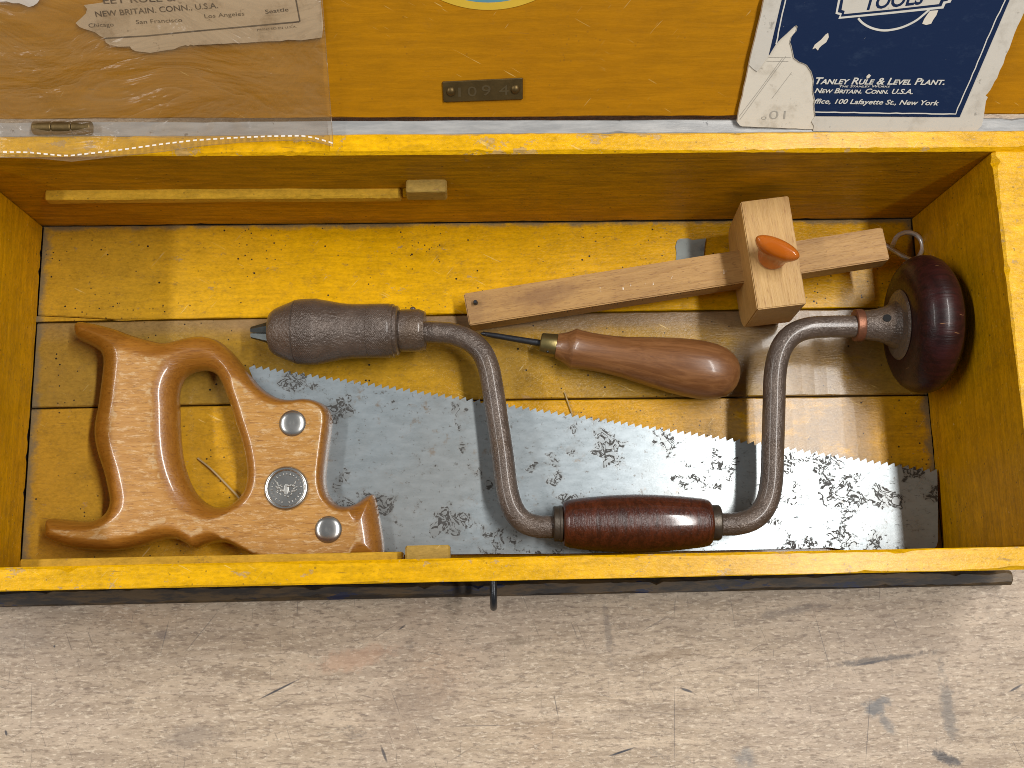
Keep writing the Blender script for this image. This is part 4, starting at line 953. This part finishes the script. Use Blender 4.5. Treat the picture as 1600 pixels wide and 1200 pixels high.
o = lid_text([('EET RULE &', 162, 6, 275, 11, False, 0.005, 1.5), ('NEW BRITAIN. CONN., U.S.A.', 150, 26.5, 341, 9, False, 0.006, 12.5), ('Chicago', 139, 43, 178, 6.5, False, 0.0, 41), ('San Francisco', 213, 37.5, 285, 6.5, False, 0.0, 34),
              ('Los Angeles', 320, 28.5, 382, 6.5, False, 0.0, 24), ('Seattle', 415, 21.5, 451, 6.5, False, 0.0, 17.5), ('PRINTED IN U.S.A.', 402, 48, 464, 3.2, False, -0.01, 43)], 0.00174, 'lettering', M['print_black'], None)
o.data.transform(Matrix.Translation(-LB)); o.parent = sheet
tag(obj('torn_paper', slab('torn_paper', [onlid(x, y, 0.0016) for x, y in ((-8, -8), (67, -8), (58, 5), (52, 9), (45, 11), (38, 8), (30, 5), (20, 5), (10, 2), (-8, 3))], 0.0003, E3), M['white_scrap']),
    'white torn paper corner at the far upper left behind the plastic', 'paper')

sleeve = thing('plastic_sleeve', 'clear crinkled plastic sleeve hanging over the back rim of the chest', 'plastic sleeve', at(250, 215, H_IN))
SL = Vector(sleeve.location)
def film_pt(px, py, lift=0.0):
    d = ray(px, py); p0 = LIDP + LIDN * 0.0045
    tl = ((p0 - CAM) @ LIDN) / (d @ LIDN); tr = (H_IN + 0.0032 - CAM[2]) / d[2]
    w_ = float(sst(np.array(py), 176, 206)); t = min(tl, tr) if 0.3 < w_ < 0.7 and False else tl * (1 - w_) + tr * w_
    wv_ = 0.0009 * math.sin(px * 0.021 + py * 0.013) + 0.0007 * math.sin(px * 0.043 - py * 0.031 + 1) + 0.0005 * math.sin(px * 0.011 + py * 0.07)
    p = CAM + d * (t - (wv_ + lift) / np.linalg.norm(d)); return Vector(p) - SL
bx = [-40, 0, 60, 90, 112, 140, 200, 260, 320, 380, 440, 478, 500, 521]
by = [247, 246, 247, 250, 252, 249, 242.5, 236, 227.5, 222, 219.5, 219, 223, 229]
NX, NY = 70, 40; V, F = [], []
for j in range(NY + 1):
    for i in range(NX + 1):
        u = i / NX; v = j / NY
        xr = 503 + (521 - 503) * v
        px = -40 + (xr + 40) * u; yb_ = float(np.interp(px, bx, by)); V.append(film_pt(px, -12 + (yb_ + 12) * v))
for j in range(NY):
    for i in range(NX): F.append((j * (NX + 1) + i, (j + 1) * (NX + 1) + i, (j + 1) * (NX + 1) + i + 1, j * (NX + 1) + i + 1))
obj('film', pydata('film', V, F), M['film'], sleeve, 180)
edge = [film_pt(x, float(np.interp(x, bx, by)), 0.0001) for x in range(-40, 522, 8)] + [film_pt(521 - 18 * k / 20, 229 - 237 * k / 20, 0.0001) for k in range(1, 21)]
obj('welded_edge', tube('welded_edge', edge, 0.00022, 6), M['film'], sleeve)
dx = [-10, 20, 45, 70, 95, 112, 150, 200, 250, 300, 360, 420, 470, 485, 500, 521]
dy = [237.5, 237.5, 238, 240.5, 243, 243, 238.5, 232.5, 225.5, 219.5, 215.5, 212.8, 212, 214, 217.5, 224]
V, F = [], []; x = -6.0
while x < 518:
    q = []
    for (ex, ey) in ((0, -1.2), (6.3, -1.2), (6.3, 1.2), (0, 1.2)):
        q.append(film_pt(x + ex, float(np.interp(x + ex, dx, dy)) + ey, 0.00035))
    k = len(V); V += q; F.append((k, k + 1, k + 2, k + 3)); x += 10.6
so = obj('perforation', pydata('perforation', V, F), M['dash'], sleeve); so['kind'] = 'stuff'
bpy.context.view_layer.update()
